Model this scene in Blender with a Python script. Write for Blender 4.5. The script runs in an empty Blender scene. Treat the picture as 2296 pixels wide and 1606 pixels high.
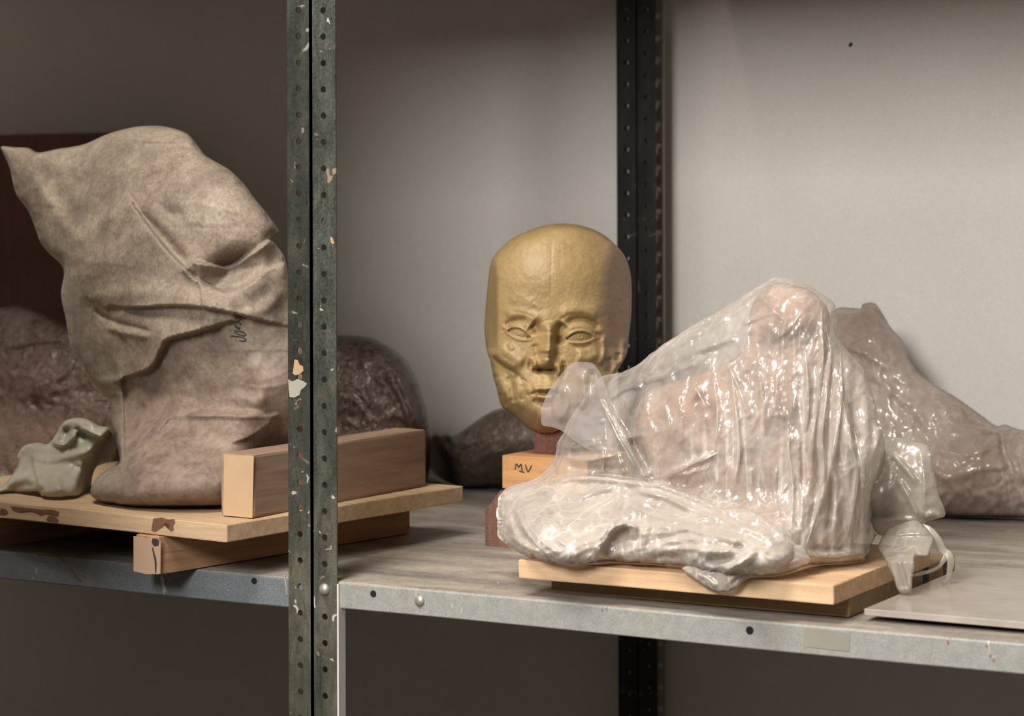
import bpy, bmesh, math, random
import numpy as np
from mathutils import Vector, Matrix
from mathutils.geometry import delaunay_2d_cdt

random.seed(7)
SC = bpy.context.scene
COL = SC.collection

# ------------------------------------------------------------------ camera model
FW, FH = 2296, 1606
FPX = 5300.0                      # focal length in pixels
CU, CV = 1148.0, 460.0            # principal point (lens shifted down)
YAW = math.radians(29.3)
ROLL = 0.0030
ZS = 1.20                         # height of the shelf top above the floor
CAM = np.array([1.355, -2.003, ZS + 0.3815])
_f = np.array([-math.sin(YAW), math.cos(YAW), 0.0])
_r = np.array([math.cos(YAW), math.sin(YAW), 0.0])
_u = np.array([0.0, 0.0, 1.0])
RIGHT = _r * math.cos(ROLL) - _u * math.sin(ROLL)
UP = _u * math.cos(ROLL) + _r * math.sin(ROLL)
FWD = _f

def rays(u, v):
    u = np.asarray(u, float); v = np.asarray(v, float)
    a = ((u - CU) / FPX)[..., None]; b = ((CV - v) / FPX)[..., None]
    return FWD + a * RIGHT + b * UP

def PD(u, v, d):
    return CAM + rays(u, v) * np.asarray(d, float)[..., None]

def dZ(u, v, z):                  # depth at which the sight line meets the level z (above the shelf)
    r = rays(u, v); return (ZS + z - CAM[2]) / r[..., 2]

def dY(u, v, y):
    r = rays(u, v); return (y - CAM[1]) / r[..., 1]

def PZ(u, v, z): return PD(u, v, dZ(u, v, z))
def PY(u, v, y): return PD(u, v, dY(u, v, y))

# ------------------------------------------------------------------ objects
def tag(o, label=None, cat=None, group=None, kind=None):
    if label: o['label'] = label
    if cat: o['category'] = cat
    if group: o['group'] = group
    if kind: o['kind'] = kind
    return o

def empty(name, loc, rz=0.0):
    o = bpy.data.objects.new(name, None)
    o.empty_display_size = 0.05
    COL.objects.link(o); o.location = loc; o.rotation_euler = (0, 0, rz)
    return o

def mesh_obj(name, verts, faces, mat, parent=None, loc=(0, 0, 0), smooth=False, rz=0.0, uvs=None, attr=None):
    me = bpy.data.meshes.new(name)
    me.from_pydata([tuple(map(float, v)) for v in verts], [], [tuple(int(i) for i in f) for f in faces])
    me.update()
    if smooth:
        me.polygons.foreach_set('use_smooth', [True] * len(me.polygons))
    if attr is not None:
        a = me.attributes.new('tint', 'FLOAT', 'POINT')
        a.data.foreach_set('value', np.asarray(attr, np.float32))
    o = bpy.data.objects.new(name, me)
    if mat: me.materials.append(mat)
    COL.objects.link(o)
    if parent is not None: o.parent = parent
    o.location = loc; o.rotation_euler = (0, 0, rz)
    return o

def bm_obj(name, bm, mat, parent=None, loc=(0, 0, 0), rz=0.0, smooth=False):
    me = bpy.data.meshes.new(name)
    bm.normal_update(); bm.to_mesh(me); bm.free()
    if smooth: me.polygons.foreach_set('use_smooth', [True] * len(me.polygons))
    o = bpy.data.objects.new(name, me); me.materials.append(mat)
    COL.objects.link(o)
    if parent is not None: o.parent = parent
    o.location = loc; o.rotation_euler = (0, 0, rz)
    return o

def box_bm(lo, hi, bevel=0.0, seg=2, wobble=0.0, cuts=0):
    bm = bmesh.new()
    bmesh.ops.create_cube(bm, size=1.0)
    for v in bm.verts:
        for i in range(3):
            v.co[i] = lo[i] if v.co[i] < 0 else hi[i]
    if bevel > 0:
        bmesh.ops.bevel(bm, geom=bm.edges[:], offset=bevel, segments=seg, affect='EDGES', profile=0.6)
    if cuts:
        bmesh.ops.subdivide_edges(bm, edges=[e for e in bm.edges if e.calc_length() > 0.03], cuts=cuts, use_grid_fill=True)
    if wobble:
        rnd = random.Random(int((lo[0] + hi[2]) * 10000))
        for v in bm.verts:
            v.co += Vector((rnd.uniform(-1, 1), rnd.uniform(-1, 1), rnd.uniform(-1, 1))) * wobble
    return bm

# ------------------------------------------------------------------ numpy noise
def _hash(ix, iy, seed):
    h = (ix.astype(np.int64) * 374761393 + iy.astype(np.int64) * 668265263 + seed * 1442695041) & 0xFFFFFFFF
    h = ((h ^ (h >> 13)) * 1274126177) & 0xFFFFFFFF
    return (h ^ (h >> 16)) & 0xFFFFFFFF

def perlin(x, y, seed=0):
    x0 = np.floor(x); y0 = np.floor(y)
    fx, fy = x - x0, y - y0
    sx = fx * fx * fx * (fx * (fx * 6 - 15) + 10); sy = fy * fy * fy * (fy * (fy * 6 - 15) + 10)
    def g(i, j):
        a = _hash(x0 + i, y0 + j, seed) / 4294967296.0 * 2 * np.pi
        return np.cos(a) * (fx - i) + np.sin(a) * (fy - j)
    a = g(0, 0) + (g(1, 0) - g(0, 0)) * sx
    b = g(0, 1) + (g(1, 1) - g(0, 1)) * sx
    return (a + (b - a) * sy) * 1.5

def fbm(x, y, seed=0, octv=4, gain=0.5):
    s = 0; a = 1.0
    for k in range(octv):
        s = s + a * perlin(x * 2 ** k, y * 2 ** k, seed + k * 17); a *= gain
    return s

def crinkle(x, y, seed=0, octv=3):
    """sharp creased film: thin ridges where the noise crosses zero"""
    wx = x + 0.7 * perlin(x * .6, y * .6, seed + 91); wy = y + 0.7 * perlin(x * .6, y * .6, seed + 92)
    s = 0; a = 1.0
    for k in range(octv):
        n = np.abs(perlin(wx * 1.9 ** k, wy * 1.9 ** k, seed + 7 * k))
        s = s + a * (np.exp(-n * 7.0) - 0.35 * n); a *= 0.55
    return s

# ------------------------------------------------------------------ sculpting in relief
def catmull(pts, step, closed=True, sharp=0.5):
    P = np.asarray(pts, float); n = len(P); out = []
    rng = range(n if closed else n - 1)
    for i in rng:
        p1 = P[i]; p2 = P[(i + 1) % n]
        p0 = P[(i - 1) % n] if (closed or i > 0) else p1
        p3 = P[(i + 2) % n] if (closed or i + 2 < n) else p2
        L = np.linalg.norm(p2 - p1); k = max(1, int(round(L / step)))
        m1 = (p2 - p0) * sharp; m2 = (p3 - p1) * sharp
        lim = L * 1.2
        for m in (m1, m2):
            l = np.linalg.norm(m)
            if l > lim: m *= lim / l
        for j in range(k):
            t = j / k
            out.append((2 * t**3 - 3 * t**2 + 1) * p1 + (t**3 - 2 * t**2 + t) * m1 + (-2 * t**3 + 3 * t**2) * p2 + (t**3 - t**2) * m2)
    if not closed: out.append(P[-1])
    return np.array(out)

def inside(poly, q):
    x, y = q[:, 0], q[:, 1]; c = np.zeros(len(q), bool)
    n = len(poly); j = n - 1
    for i in range(n):
        xi, yi = poly[i]; xj, yj = poly[j]
        if yi != yj:
            m = ((yi > y) != (yj > y)) & (x < (xj - xi) * (y - yi) / (yj - yi) + xi)
            c ^= m
        j = i
    return c

def seg_dist(q, line):
    """distance to a polyline, signed (positive = right of its travel direction in image axes, y down), and 0..1 along it"""
    best = np.full(len(q), 1e9); sgn = np.ones(len(q)); par = np.zeros(len(q)); over = np.zeros(len(q))
    L = np.linalg.norm(np.diff(line, axis=0), axis=1); T = max(L.sum(), 1e-9); acc = 0
    for i in range(len(line) - 1):
        a, b = line[i], line[i + 1]; ab = b - a
        tr = ((q - a) @ ab) / max(ab @ ab, 1e-9); t = np.clip(tr, 0, 1)
        ov = np.where((tr < 0) & (i == 0), -tr * L[i], np.where((tr > 1) & (i == len(line) - 2), (tr - 1) * L[i], 0.0))
        d = q - (a + t[:, None] * ab); dist = np.hypot(d[:, 0], d[:, 1])
        m = dist < best
        cr = ab[0] * d[:, 1] - ab[1] * d[:, 0]
        over = np.where(m, ov, over); best = np.where(m, dist, best); sgn = np.where(m, np.sign(cr), sgn)
        par = np.where(m, (acc + t * L[i]) / T, par); acc += L[i]
    return best, sgn, par, over

def stroke_field(q, strokes):
    """sum of hand-drawn ridges and folds. kinds: r ridge (w,h)  s step: side right of travel raised by h, fading over w"""
    H = np.zeros(len(q))
    for st in strokes:
        kind, w, h, pts = st[0], st[1], st[2], np.asarray(st[3], float)
        line = catmull(pts, 12, closed=False) if len(pts) > 2 else pts
        lo = line.min(0) - 3.2 * w; hi = line.max(0) + 3.2 * w
        m = (q[:, 0] > lo[0]) & (q[:, 0] < hi[0]) & (q[:, 1] > lo[1]) & (q[:, 1] < hi[1])
        if not m.any(): continue
        d, s, t, ov = seg_dist(q[m], line)
        tap = np.clip(np.minimum(t, 1 - t) / 0.18, 0, 1); tap = tap * tap * (3 - 2 * tap)
        endfix = tap if (len(st) < 5) else np.maximum(tap, st[4])
        if kind == 'r':
            f = np.exp(-(d / w) ** 2)
        elif kind == 'k':           # sharp crease
            f = np.exp(-np.abs(d) / w)
        else:
            e = 6.0
            f = np.where(s > 0, np.exp(-np.maximum(d - e, 0) / w), 0.0) * np.clip(d / e, 0, 1) ** 1.0
        if kind == 's': f = f * np.exp(-(ov / (4 + .15 * w)) ** 2)
        H[m] += h * f * endfix
    return H

def blob_field(q, blobs):
    H = np.zeros(len(q))
    for (cx, cy, rx, ry, h, *rest) in blobs:
        a = math.radians(rest[0]) if rest else 0.0
        p = rest[1] if len(rest) > 1 else 1.0
        dx, dy = q[:, 0] - cx, q[:, 1] - cy
        x = (dx * math.cos(a) + dy * math.sin(a)) / rx; y = (-dx * math.sin(a) + dy * math.cos(a)) / ry
        H += h * np.exp(-(x * x + y * y) ** p)
    return H

def inflate(poly, q, cell=8.0):
    """height of a membrane blown up inside the outline, 0 at the rim, 1 at its highest"""
    lo = poly.min(0) - 2 * cell; hi = poly.max(0) + 2 * cell
    nx = int((hi[0] - lo[0]) / cell) + 1; ny = int((hi[1] - lo[1]) / cell) + 1
    gx, gy = np.meshgrid(lo[0] + np.arange(nx) * cell, lo[1] + np.arange(ny) * cell)
    M = inside(poly, np.c_[gx.ravel(), gy.ravel()]).reshape(ny, nx)
    h = np.zeros((ny, nx))
    om = 2 / (1 + math.sin(math.pi / max(nx, ny)))
    red = (np.add.outer(np.arange(ny), np.arange(nx)) % 2 == 0)
    for it in range(int(3.0 * max(nx, ny)) + 60):
        for c in (red, ~red):
            n = np.zeros_like(h)
            n[1:-1, 1:-1] = (h[:-2, 1:-1] + h[2:, 1:-1] + h[1:-1, :-2] + h[1:-1, 2:] + 1.0) / 4
            h = np.where(M & c, h + om * (n - h), h)
    h = np.sqrt(np.maximum(h, 0)); h /= h.max()
    x = np.clip((q[:, 0] - lo[0]) / cell, 0, nx - 1.001); y = np.clip((q[:, 1] - lo[1]) / cell, 0, ny - 1.001)
    i, j = x.astype(int), y.astype(int); fx, fy = x - i, y - j
    return (h[j, i] * (1 - fx) * (1 - fy) + h[j, i + 1] * fx * (1 - fy) + h[j + 1, i] * (1 - fx) * fy + h[j + 1, i + 1] * fx * fy)

def triangulate(poly, sp):
    lo, hi = poly.min(0), poly.max(0)
    rows = []; k = 0; y = lo[1] + sp * .5
    while y < hi[1]:
        x = np.arange(lo[0] + (sp * .5 if k % 2 else 0), hi[0], sp)
        rows.append(np.c_[x, np.full(len(x), y)]); y += sp * 0.866; k += 1
    g = np.concatenate(rows)
    g = g[inside(poly, g)]
    # keep clear of the rim
    keep = np.ones(len(g), bool)
    for a in range(0, len(poly), 60):
        ch = poly[a:a + 60]
        near = (g[:, 0] > ch[:, 0].min() - sp) & (g[:, 0] < ch[:, 0].max() + sp) & (g[:, 1] > ch[:, 1].min() - sp) & (g[:, 1] < ch[:, 1].max() + sp) & keep
        idx = np.where(near)[0]
        if len(idx):
            d = np.hypot(g[idx, None, 0] - ch[None, :, 0], g[idx, None, 1] - ch[None, :, 1]).min(1)
            keep[idx[d < sp * 0.62]] = False
    g = g[keep]
    pts = np.concatenate([poly, g]); n = len(poly)
    vs, es, fs, *_ = delaunay_2d_cdt([Vector(p) for p in pts], [], [list(range(n))], 1, 1e-6, False)
    V = np.array([[v.x, v.y] for v in vs])
    fs = [tuple(f) for f in fs if len(f) == 3]
    ok = inside(poly, V[np.array(fs)].mean(1))
    return V, [f for f, k in zip(fs, ok) if k]

def rim_flags(V, poly):
    d = np.full(len(V), 1e9)
    for i in range(len(poly)):
        d = np.minimum(d, np.hypot(V[:, 0] - poly[i, 0], V[:, 1] - poly[i, 1]))
    return d < 0.05

def relief(name, outline, mat, ground, y_up, t_front, t_back, sp=6.0, strokes=(), blobs=(), noise=None,
           parent=None, jitter=0.0, blend=150.0, power=1.0, smooth_outline=True, closed=True, depth_fn=None, tint=None, back_power=1.0,
           clamp=None, contact=None, back_mat=None):
    """A closed body whose outline is traced, swelling towards and away from the viewer, with folds drawn on its front.
    ground: level of the surface it stands on (above the shelf); y_up: depth (world Y) of its middle above the base."""
    poly = catmull(outline, sp) if smooth_outline else catmull(outline, sp, sharp=0.0)
    if jitter:
        s = np.arange(len(poly))
        poly = poly + np.c_[perlin(s * .31, s * 0 + .5, 3), perlin(s * .31, s * 0 + 9.5, 4)] * jitter
    V, F = triangulate(poly, sp)
    rim = rim_flags(V, poly)
    t = inflate(poly, V) if closed else np.zeros(len(V))
    t = np.where(rim, 0, t)
    u, v = V[:, 0], V[:, 1]
    # bottom of the outline for each column
    if depth_fn is None:
        bins = np.arange(poly[:, 0].min() - 10, poly[:, 0].max() + 10, 10.0)
        vb = np.full(len(bins), -1e9)
        dense = catmull(outline, 2.0)
        for p in dense:
            k = int((p[0] - bins[0]) / 10); vb[max(0, k - 1):k + 2] = np.maximum(vb[max(0, k - 1):k + 2], p[1])
        good = vb > -1e8
        if contact is not None: good &= (bins > contact[0]) & (bins < contact[1])
        vb = np.interp(bins, bins[good], vb[good])
        vb = np.convolve(np.pad(vb, 4, mode='edge'), np.ones(9) / 9, 'valid')
        vbu = np.interp(u, bins, vb)
        dg = dZ(u, np.maximum(vbu, CV + 40), ground)
        yc = PD(u, vbu, dg)[:, 1]
        k = np.clip((vbu - v) / blend, 0, 1); k = k * k * (3 - 2 * k)
        ym = yc + (y_up - yc) * k if not callable(y_up) else yc + (y_up(u, v) - yc) * k
        d0 = dY(u, v, ym)
    else:
        d0 = depth_fn(u, v)
    edge = np.clip(t / 0.22, 0, 1) if closed else np.ones(len(V))
    H = t_front * t ** power
    if len(strokes): H = H + stroke_field(V, strokes) * (0.15 + 0.85 * edge)
    if len(blobs): H = H + blob_field(V, blobs) * edge
    if noise is not None: H = H + noise(u, v) * (0.25 + 0.75 * edge)
    front = PD(u, v, d0 - H)
    if clamp is None: clamp = ground
    front[:, 2] = np.maximum(front[:, 2], ZS + clamp + 0.0006)
    verts = front; faces = list(F); tt = None
    # orient towards the viewer
    a, b, c = (front[F[0][i]] for i in range(3))
    if np.dot(np.cross(b - a, c - a), CAM - a) < 0:
        faces = [f[::-1] for f in faces]
    if closed:
        back_ix = np.where(rim, np.arange(len(V)), -1)
        inner = np.where(~rim)[0]
        back_ix[inner] = len(V) + np.arange(len(inner))
        bk = PD(u[inner], v[inner], (d0 + t_back * t ** back_power)[inner])
        if noise is not None:
            bk = bk + 0.5 * noise(u[inner] + 900, v[inner])[:, None] * FWD * edge[inner, None]
        bk[:, 2] = np.maximum(bk[:, 2], ZS + clamp + 0.0006)
        verts = np.concatenate([front, bk])
        faces = faces + [tuple(back_ix[i] for i in f[::-1]) for f in faces]
    base = np.array([verts[:, 0].mean(), verts[:, 1].mean(), verts[:, 2].min()])
    at = None
    if tint is not None:
        tv = tint(u, v)
        at = np.concatenate([tv, tv[~rim]]) if closed else tv
    o = mesh_obj(name, verts - base, faces, mat, parent=parent, loc=base if parent is None else base - np.array(parent.location), smooth=True, attr=at)
    if back_mat is not None and closed:
        o.data.materials.append(back_mat); n0 = len(F)
        o.data.polygons.foreach_set('material_index', [0] * n0 + [1] * (len(faces) - n0))
    samp = (V, d0 - H)
    return o, samp

def on_surface(samp, pts, lift=0.0006):
    V, d = samp; out = []
    for p in pts:
        k = np.argsort((V[:, 0] - p[0]) ** 2 + (V[:, 1] - p[1]) ** 2)[:3]
        w = 1 / (np.hypot(V[k, 0] - p[0], V[k, 1] - p[1]) + .5)
        out.append(PD(p[0], p[1], (d[k] * w).sum() / w.sum() - lift))
    return np.array(out)

def ribbon(name, line3, widths, mat, parent=None, flat=0.35, seg=8, twist=0.0, face=None):
    """a strap or tape swept along a line, its section an ellipse flattened to a band"""
    P = np.asarray(line3, float); n = len(P)
    T = np.gradient(P, axis=0); T /= np.linalg.norm(T, axis=1)[:, None] + 1e-12
    ref = np.asarray(face if face is not None else -FWD, float)
    verts, faces = [], []
    for i in range(n):
        side = np.cross(T[i], ref); side /= np.linalg.norm(side) + 1e-12
        nn = np.cross(side, T[i]); a0 = twist * i / max(n - 1, 1)
        s2 = side * math.cos(a0) + nn * math.sin(a0); n2 = -side * math.sin(a0) + nn * math.cos(a0)
        w = widths[i] if hasattr(widths, '__len__') else widths
        for j in range(seg):
            a = 2 * math.pi * j / seg
            verts.append(P[i] + s2 * w * math.cos(a) + n2 * w * flat * math.sin(a))
    for i in range(n - 1):
        for j in range(seg):
            faces.append((i * seg + j, i * seg + (j + 1) % seg, (i + 1) * seg + (j + 1) % seg, (i + 1) * seg + j))
    faces.append(tuple(range(seg))[::-1]); faces.append(tuple((n - 1) * seg + j for j in range(seg)))
    verts = np.array(verts)
    off = np.array(parent.location) if parent is not None else verts.mean(0)
    return mesh_obj(name, verts - off, faces, mat, parent=parent, loc=(0, 0, 0) if parent is not None else off, smooth=True)

def smooth_line(pts, step=4.0):
    return catmull(pts, step, closed=False)
# ------------------------------------------------------------------ materials
def srgb(r, g, b):
    f = lambda c: (c / 255 / 12.92) if c / 255 <= 0.04045 else ((c / 255 + 0.055) / 1.055) ** 2.4
    return (f(r), f(g), f(b), 1.0)

class Mat:
    def __init__(s, name):
        s.m = bpy.data.materials.new(name); s.m.use_nodes = True
        s.nt = s.m.node_tree; s.nt.nodes.clear()
        s.out = s.nt.nodes.new('ShaderNodeOutputMaterial')
        tc = s.nt.nodes.new('ShaderNodeTexCoord'); s.co = tc.outputs['Object']
    def node(s, t, **kw):
        n = s.nt.nodes.new(t)
        for k, v in kw.items():
            if hasattr(n, k) and not k[0].isupper(): setattr(n, k, v); continue
            i = n.inputs[int(k[1:])] if (k[0] == 'i' and k[1:].isdigit()) else n.inputs[k.replace('_', ' ')]
            if hasattr(v, 'is_linked') or isinstance(v, bpy.types.NodeSocket): s.nt.links.new(v, i)
            else: i.default_value = v
        return n
    def mapped(s, scale=(1, 1, 1), rot=(0, 0, 0), loc=(0, 0, 0)):
        return s.node('ShaderNodeMapping', Vector=s.co, Scale=scale, Rotation=rot, Location=loc).outputs[0]
    def noise(s, scale, detail=4, rough=.6, dist=0.0, vec=None):
        return s.node('ShaderNodeTexNoise', Vector=vec if vec is not None else s.co, Scale=scale, Detail=detail, Roughness=rough, Distortion=dist).outputs[0]
    def ramp(s, fac, stops, interp='LINEAR'):
        n = s.node('ShaderNodeValToRGB', Fac=fac); cr = n.color_ramp; cr.interpolation = interp
        while len(cr.elements) < len(stops): cr.elements.new(0.5)
        for e, (p, c) in zip(cr.elements, stops):
            e.position = p; e.color = c if hasattr(c, '__len__') else (c, c, c, 1)
        return n.outputs[0]
    def math(s, op, a, b=0.0, c=0.0, clamp=False):
        n = s.node('ShaderNodeMath', operation=op, use_clamp=clamp)
        for i, x in enumerate((a, b, c)):
            if isinstance(x, bpy.types.NodeSocket): s.nt.links.new(x, n.inputs[i])
            else: n.inputs[i].default_value = x
        return n.outputs[0]
    def mix(s, fac, a, b, mode='MIX'):
        n = s.nt.nodes.new('ShaderNodeMix'); n.data_type = 'RGBA'; n.blend_type = mode
        for i, x in ((0, fac), (6, a), (7, b)):
            if isinstance(x, bpy.types.NodeSocket): s.nt.links.new(x, n.inputs[i])
            else: n.inputs[i].default_value = x
        return n.outputs[2]
    def bump(s, h, strength=.3, dist=.002, normal=None):
        kw = dict(Height=h, Strength=strength, Distance=dist)
        if normal is not None: kw['Normal'] = normal
        return s.node('ShaderNodeBump', **kw).outputs[0]
    def principled(s, color, rough=.6, metal=0.0, spec=.5, normal=None, **kw):
        d = dict(Base_Color=color, Roughness=rough, Metallic=metal, Specular_IOR_Level=spec); d.update(kw)
        if normal is not None: d['Normal'] = normal
        return s.node('ShaderNodeBsdfPrincipled', **d).outputs[0]
    def done(s, shader):
        s.nt.links.new(shader, s.out.inputs['Surface']); return s.m
    def xyz(s, vec=None):
        n = s.node('ShaderNodeSeparateXYZ', Vector=vec if vec is not None else s.co); return n.outputs

def m_wall():
    m = Mat('wall_paint')
    n = m.noise(2.5, 4, .6); f = m.noise(420, 2, .7)
    c = m.ramp(n, [(.3, srgb(205, 199, 190)), (.7, srgb(216, 211, 203))])
    c = m.mix(.18, c, m.ramp(f, [(.3, srgb(170, 162, 150)), (.7, srgb(235, 230, 224))]))
    return m.done(m.principled(c, .85, spec=.2, normal=m.bump(m.noise(160, 3), .08, .001)))

def m_plain(name, col, rough=.7, metal=0.0, spec=.4):
    m = Mat(name); n = m.noise(30, 3)
    c = m.mix(n, tuple(x * .85 for x in col[:3]) + (1,), tuple(min(1, x * 1.12) for x in col[:3]) + (1,))
    return m.done(m.principled(c, rough, metal, spec))

def m_post(name='worn_green_steel', dark=0.0):
    m = Mat(name)
    v = m.mapped((1, 1, .22))
    a = m.noise(60, 6, .7, .4, v); b = m.noise(26, 5, .65, .3); g = m.noise(300, 3, .7)
    col = m.ramp(a, [(.28, srgb(28, 32, 27)), (.48, srgb(50, 55, 48)), (.62, srgb(76, 80, 71)), (.8, srgb(108, 107, 95))])
    col = m.mix(m.ramp(b, [(.52, 0.0), (.66, .6)]), col, srgb(104, 93, 76))
    col = m.mix(.22, col, m.ramp(g, [(.35, srgb(30, 34, 30)), (.7, srgb(150, 148, 138))]))
    z = m.xyz()[2]                                   # paler near the shelf, darker up high
    zr = m.ramp(m.math('MULTIPLY_ADD', z, 1.0, -0.9), [(.0, .45), (.30, .35), (.55, 0.0)])
    col = m.mix(zr, col, m.ramp(a, [(.3, srgb(66, 68, 58)), (.7, srgb(132, 125, 104))]))
    sp = m.noise(75, 2, .5, .6)
    col = m.mix(m.ramp(sp, [(.68, 0.0), (.705, .85)]), col, srgb(205, 196, 184))
    sp2 = m.noise(40, 2, .5, .9, m.mapped((1, 1, 1), loc=(4, 3, 9)))
    col = m.mix(m.ramp(sp2, [(.715, 0.0), (.74, .7)]), col, srgb(172, 146, 122))
    big = m.noise(9, 4, .7, .3, m.mapped((1, 1, .6), loc=(2, 7, 1)))
    col = m.mix(m.ramp(big, [(.42, .42), (.6, 0.0)]), col, srgb(24, 28, 22))
    if dark: col = m.mix(m.math('MULTIPLY', m.ramp(m.math('SUBTRACT', z, 1.0), [(.24, 0.0), (.36, 1.0)]), dark), col, srgb(26, 28, 23))
    rough = m.ramp(a, [(.2, .35), (.8, .62)])
    return m.done(m.principled(col, rough, .25, .4, normal=m.bump(a, .25, .0008)))

def m_black_post():
    m = Mat('black_enamelled_steel')
    a = m.noise(50, 5, .7, .4, m.mapped((1, 1, .2))); sp = m.noise(60, 2, .6, .7)
    col = m.ramp(a, [(.35, srgb(20, 19, 17)), (.7, srgb(40, 39, 35))])
    col = m.mix(m.ramp(sp, [(.66, 0.0), (.72, .5)]), col, srgb(120, 108, 100))
    return m.done(m.principled(col, .55, .0, .3, normal=m.bump(a, .2, .0006)))

def m_shelf(name, tone, dust):
    m = Mat(name); m.co = m.node('ShaderNodeNewGeometry').outputs['Position']
    a = m.noise(14, 6, .65, .3, m.mapped((.45, 1.6, 1))); b = m.noise(90, 4, .7, .2); g = m.noise(500, 2, .6)
    base = m.ramp(b, [(.3, tuple(x * .82 for x in tone[:3]) + (1,)), (.7, tuple(min(1, x * 1.1) for x in tone[:3]) + (1,))])
    nz = m.xyz(m.node('ShaderNodeNewGeometry').outputs['Normal'])[2]
    top = m.math('GREATER_THAN', nz, .7)
    dcol = m.ramp(a, [(.30, srgb(92, 86, 78)), (.46, srgb(146, 136, 124)), (.60, srgb(182, 170, 154)), (.78, srgb(198, 184, 166))])
    dcol = m.mix(.3, dcol, m.ramp(b, [(.3, srgb(84, 74, 64)), (.7, srgb(170, 158, 142))]))
    col = m.mix(m.math('MULTIPLY', top, dust), base, dcol)
    st = m.noise(22, 4, .6, .5, m.mapped((1, 1, .35), loc=(3, 0, 1)))
    col = m.mix(m.ramp(st, [(.60, 0.0), (.75, .45)]), col, srgb(128, 118, 92))
    sc = m.noise(55, 3, .6, 1.2, m.mapped((1.0, 1, .3), loc=(8, 1, 5)))
    col = m.mix(m.ramp(sc, [(.69, 0.0), (.72, .6)]), col, srgb(206, 196, 184))
    col = m.mix(.12, col, m.ramp(g, [(.3, 0.05), (.7, .8)]))
    rough = m.ramp(b, [(.2, .42), (.8, .6)])
    return m.done(m.principled(col, rough, .1, .35, normal=m.bump(b, .08, .0005)))

def m_wood(name, light, dark, scale=1.0, axis='x', stain=0.0, rough=.75, rings=9.0):
    m = Mat(name)
    sc = {'x': (.06, 1, 1), 'y': (1, .06, 1), 'z': (1, 1, .06)}[axis]
    v = m.mapped(tuple(x * scale for x in sc))
    n = m.noise(120, 5, .7, .3, v); w = m.noise(34, 3, .55, .8, v)
    col = m.mix(m.ramp(w, [(.3, 0.0), (.7, 1.0)]), light, dark)
    col = m.mix(.5, col, m.ramp(n, [(.3, tuple(x * .5 for x in dark[:3]) + (1,)), (.62, light)]))
    f = m.noise(600, 2, .7)
    col = m.mix(.10, col, m.ramp(f, [(.3, .08), (.7, .7)]))
    if stain:
        b = m.noise(9, 4, .6)
        col = m.mix(m.ramp(b, [(.5, 0.0), (.8, stain)]), col, tuple(x * .5 for x in dark[:3]) + (1,))
    return m.done(m.principled(col, rough, 0, .3, normal=m.bump(n, .25, .0006)))

def m_clay_head():
    m = Mat('ochre_sculpting_clay')
    a = m.noise(18, 5, .6, .2); b = m.noise(130, 4, .65); g = m.noise(700, 2, .7)
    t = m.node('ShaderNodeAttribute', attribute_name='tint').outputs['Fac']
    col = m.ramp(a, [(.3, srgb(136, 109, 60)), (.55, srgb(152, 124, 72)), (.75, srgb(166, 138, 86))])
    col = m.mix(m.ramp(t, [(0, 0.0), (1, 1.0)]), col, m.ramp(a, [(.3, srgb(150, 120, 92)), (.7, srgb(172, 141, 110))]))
    col = m.mix(.22, col, m.ramp(b, [(.3, srgb(112, 88, 44)), (.7, srgb(176, 148, 98))]))
    col = m.mix(.08, col, m.ramp(g, [(.3, .1), (.7, .7)]))
    return m.done(m.principled(col, .50, 0, .42, normal=m.bump(b, .22, .0009)))

def m_clay():
    m = Mat('pinkish_modelling_clay')
    a = m.noise(22, 5, .65, .3); b = m.noise(140, 4, .65)
    col = m.ramp(a, [(.3, srgb(104, 82, 70)), (.5, srgb(168, 138, 121)), (.75, srgb(196, 168, 150))])
    return m.done(m.principled(col, .7, 0, .3, normal=m.bump(b, .4, .002)))

def m_frosted():
    """thin cloudy bag, clay dust showing through"""
    m = Mat('cloudy_dusty_plastic_film')
    a = m.noise(11, 5, .65, .5); b = m.noise(55, 5, .72, .3); g = m.noise(260, 3, .75)
    col = m.ramp(a, [(.28, srgb(140, 124, 108)), (.5, srgb(166, 150, 132)), (.72, srgb(194, 182, 162))])
    col = m.mix(m.ramp(b, [(.36, .55), (.60, 0.0)]), col, srgb(120, 102, 90))
    col = m.mix(.27, col, m.ramp(g, [(.32, srgb(92, 78, 68)), (.68, srgb(214, 203, 188))]))
    col = m.mix(m.ramp(m.noise(17, 4, .65, .4), [(.50, 0.0), (.72, .7)]), col, srgb(114, 104, 96))
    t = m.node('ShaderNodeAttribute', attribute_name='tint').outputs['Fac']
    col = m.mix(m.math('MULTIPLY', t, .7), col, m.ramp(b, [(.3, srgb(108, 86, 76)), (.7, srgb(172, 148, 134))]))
    fine = m.bump(b, .10, .0012)
    d = m.node('ShaderNodeBsdfDiffuse', Color=col, Normal=fine).outputs[0]
    tr = m.node('ShaderNodeBsdfTranslucent', Color=col, Normal=fine).outputs[0]
    s = m.node('ShaderNodeMixShader', Fac=.22, i1=d, i2=tr).outputs[0]
    gl = m.node('ShaderNodeBsdfGlossy', Color=(1, 1, 1, 1), Roughness=.38, Normal=fine).outputs[0]
    fr = m.node('ShaderNodeLayerWeight', Blend=.22, Normal=fine).outputs['Fresnel']
    s = m.node('ShaderNodeMixShader', Fac=m.math('MULTIPLY', fr, .45), i1=s, i2=gl).outputs[0]
    return m.done(s)

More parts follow.
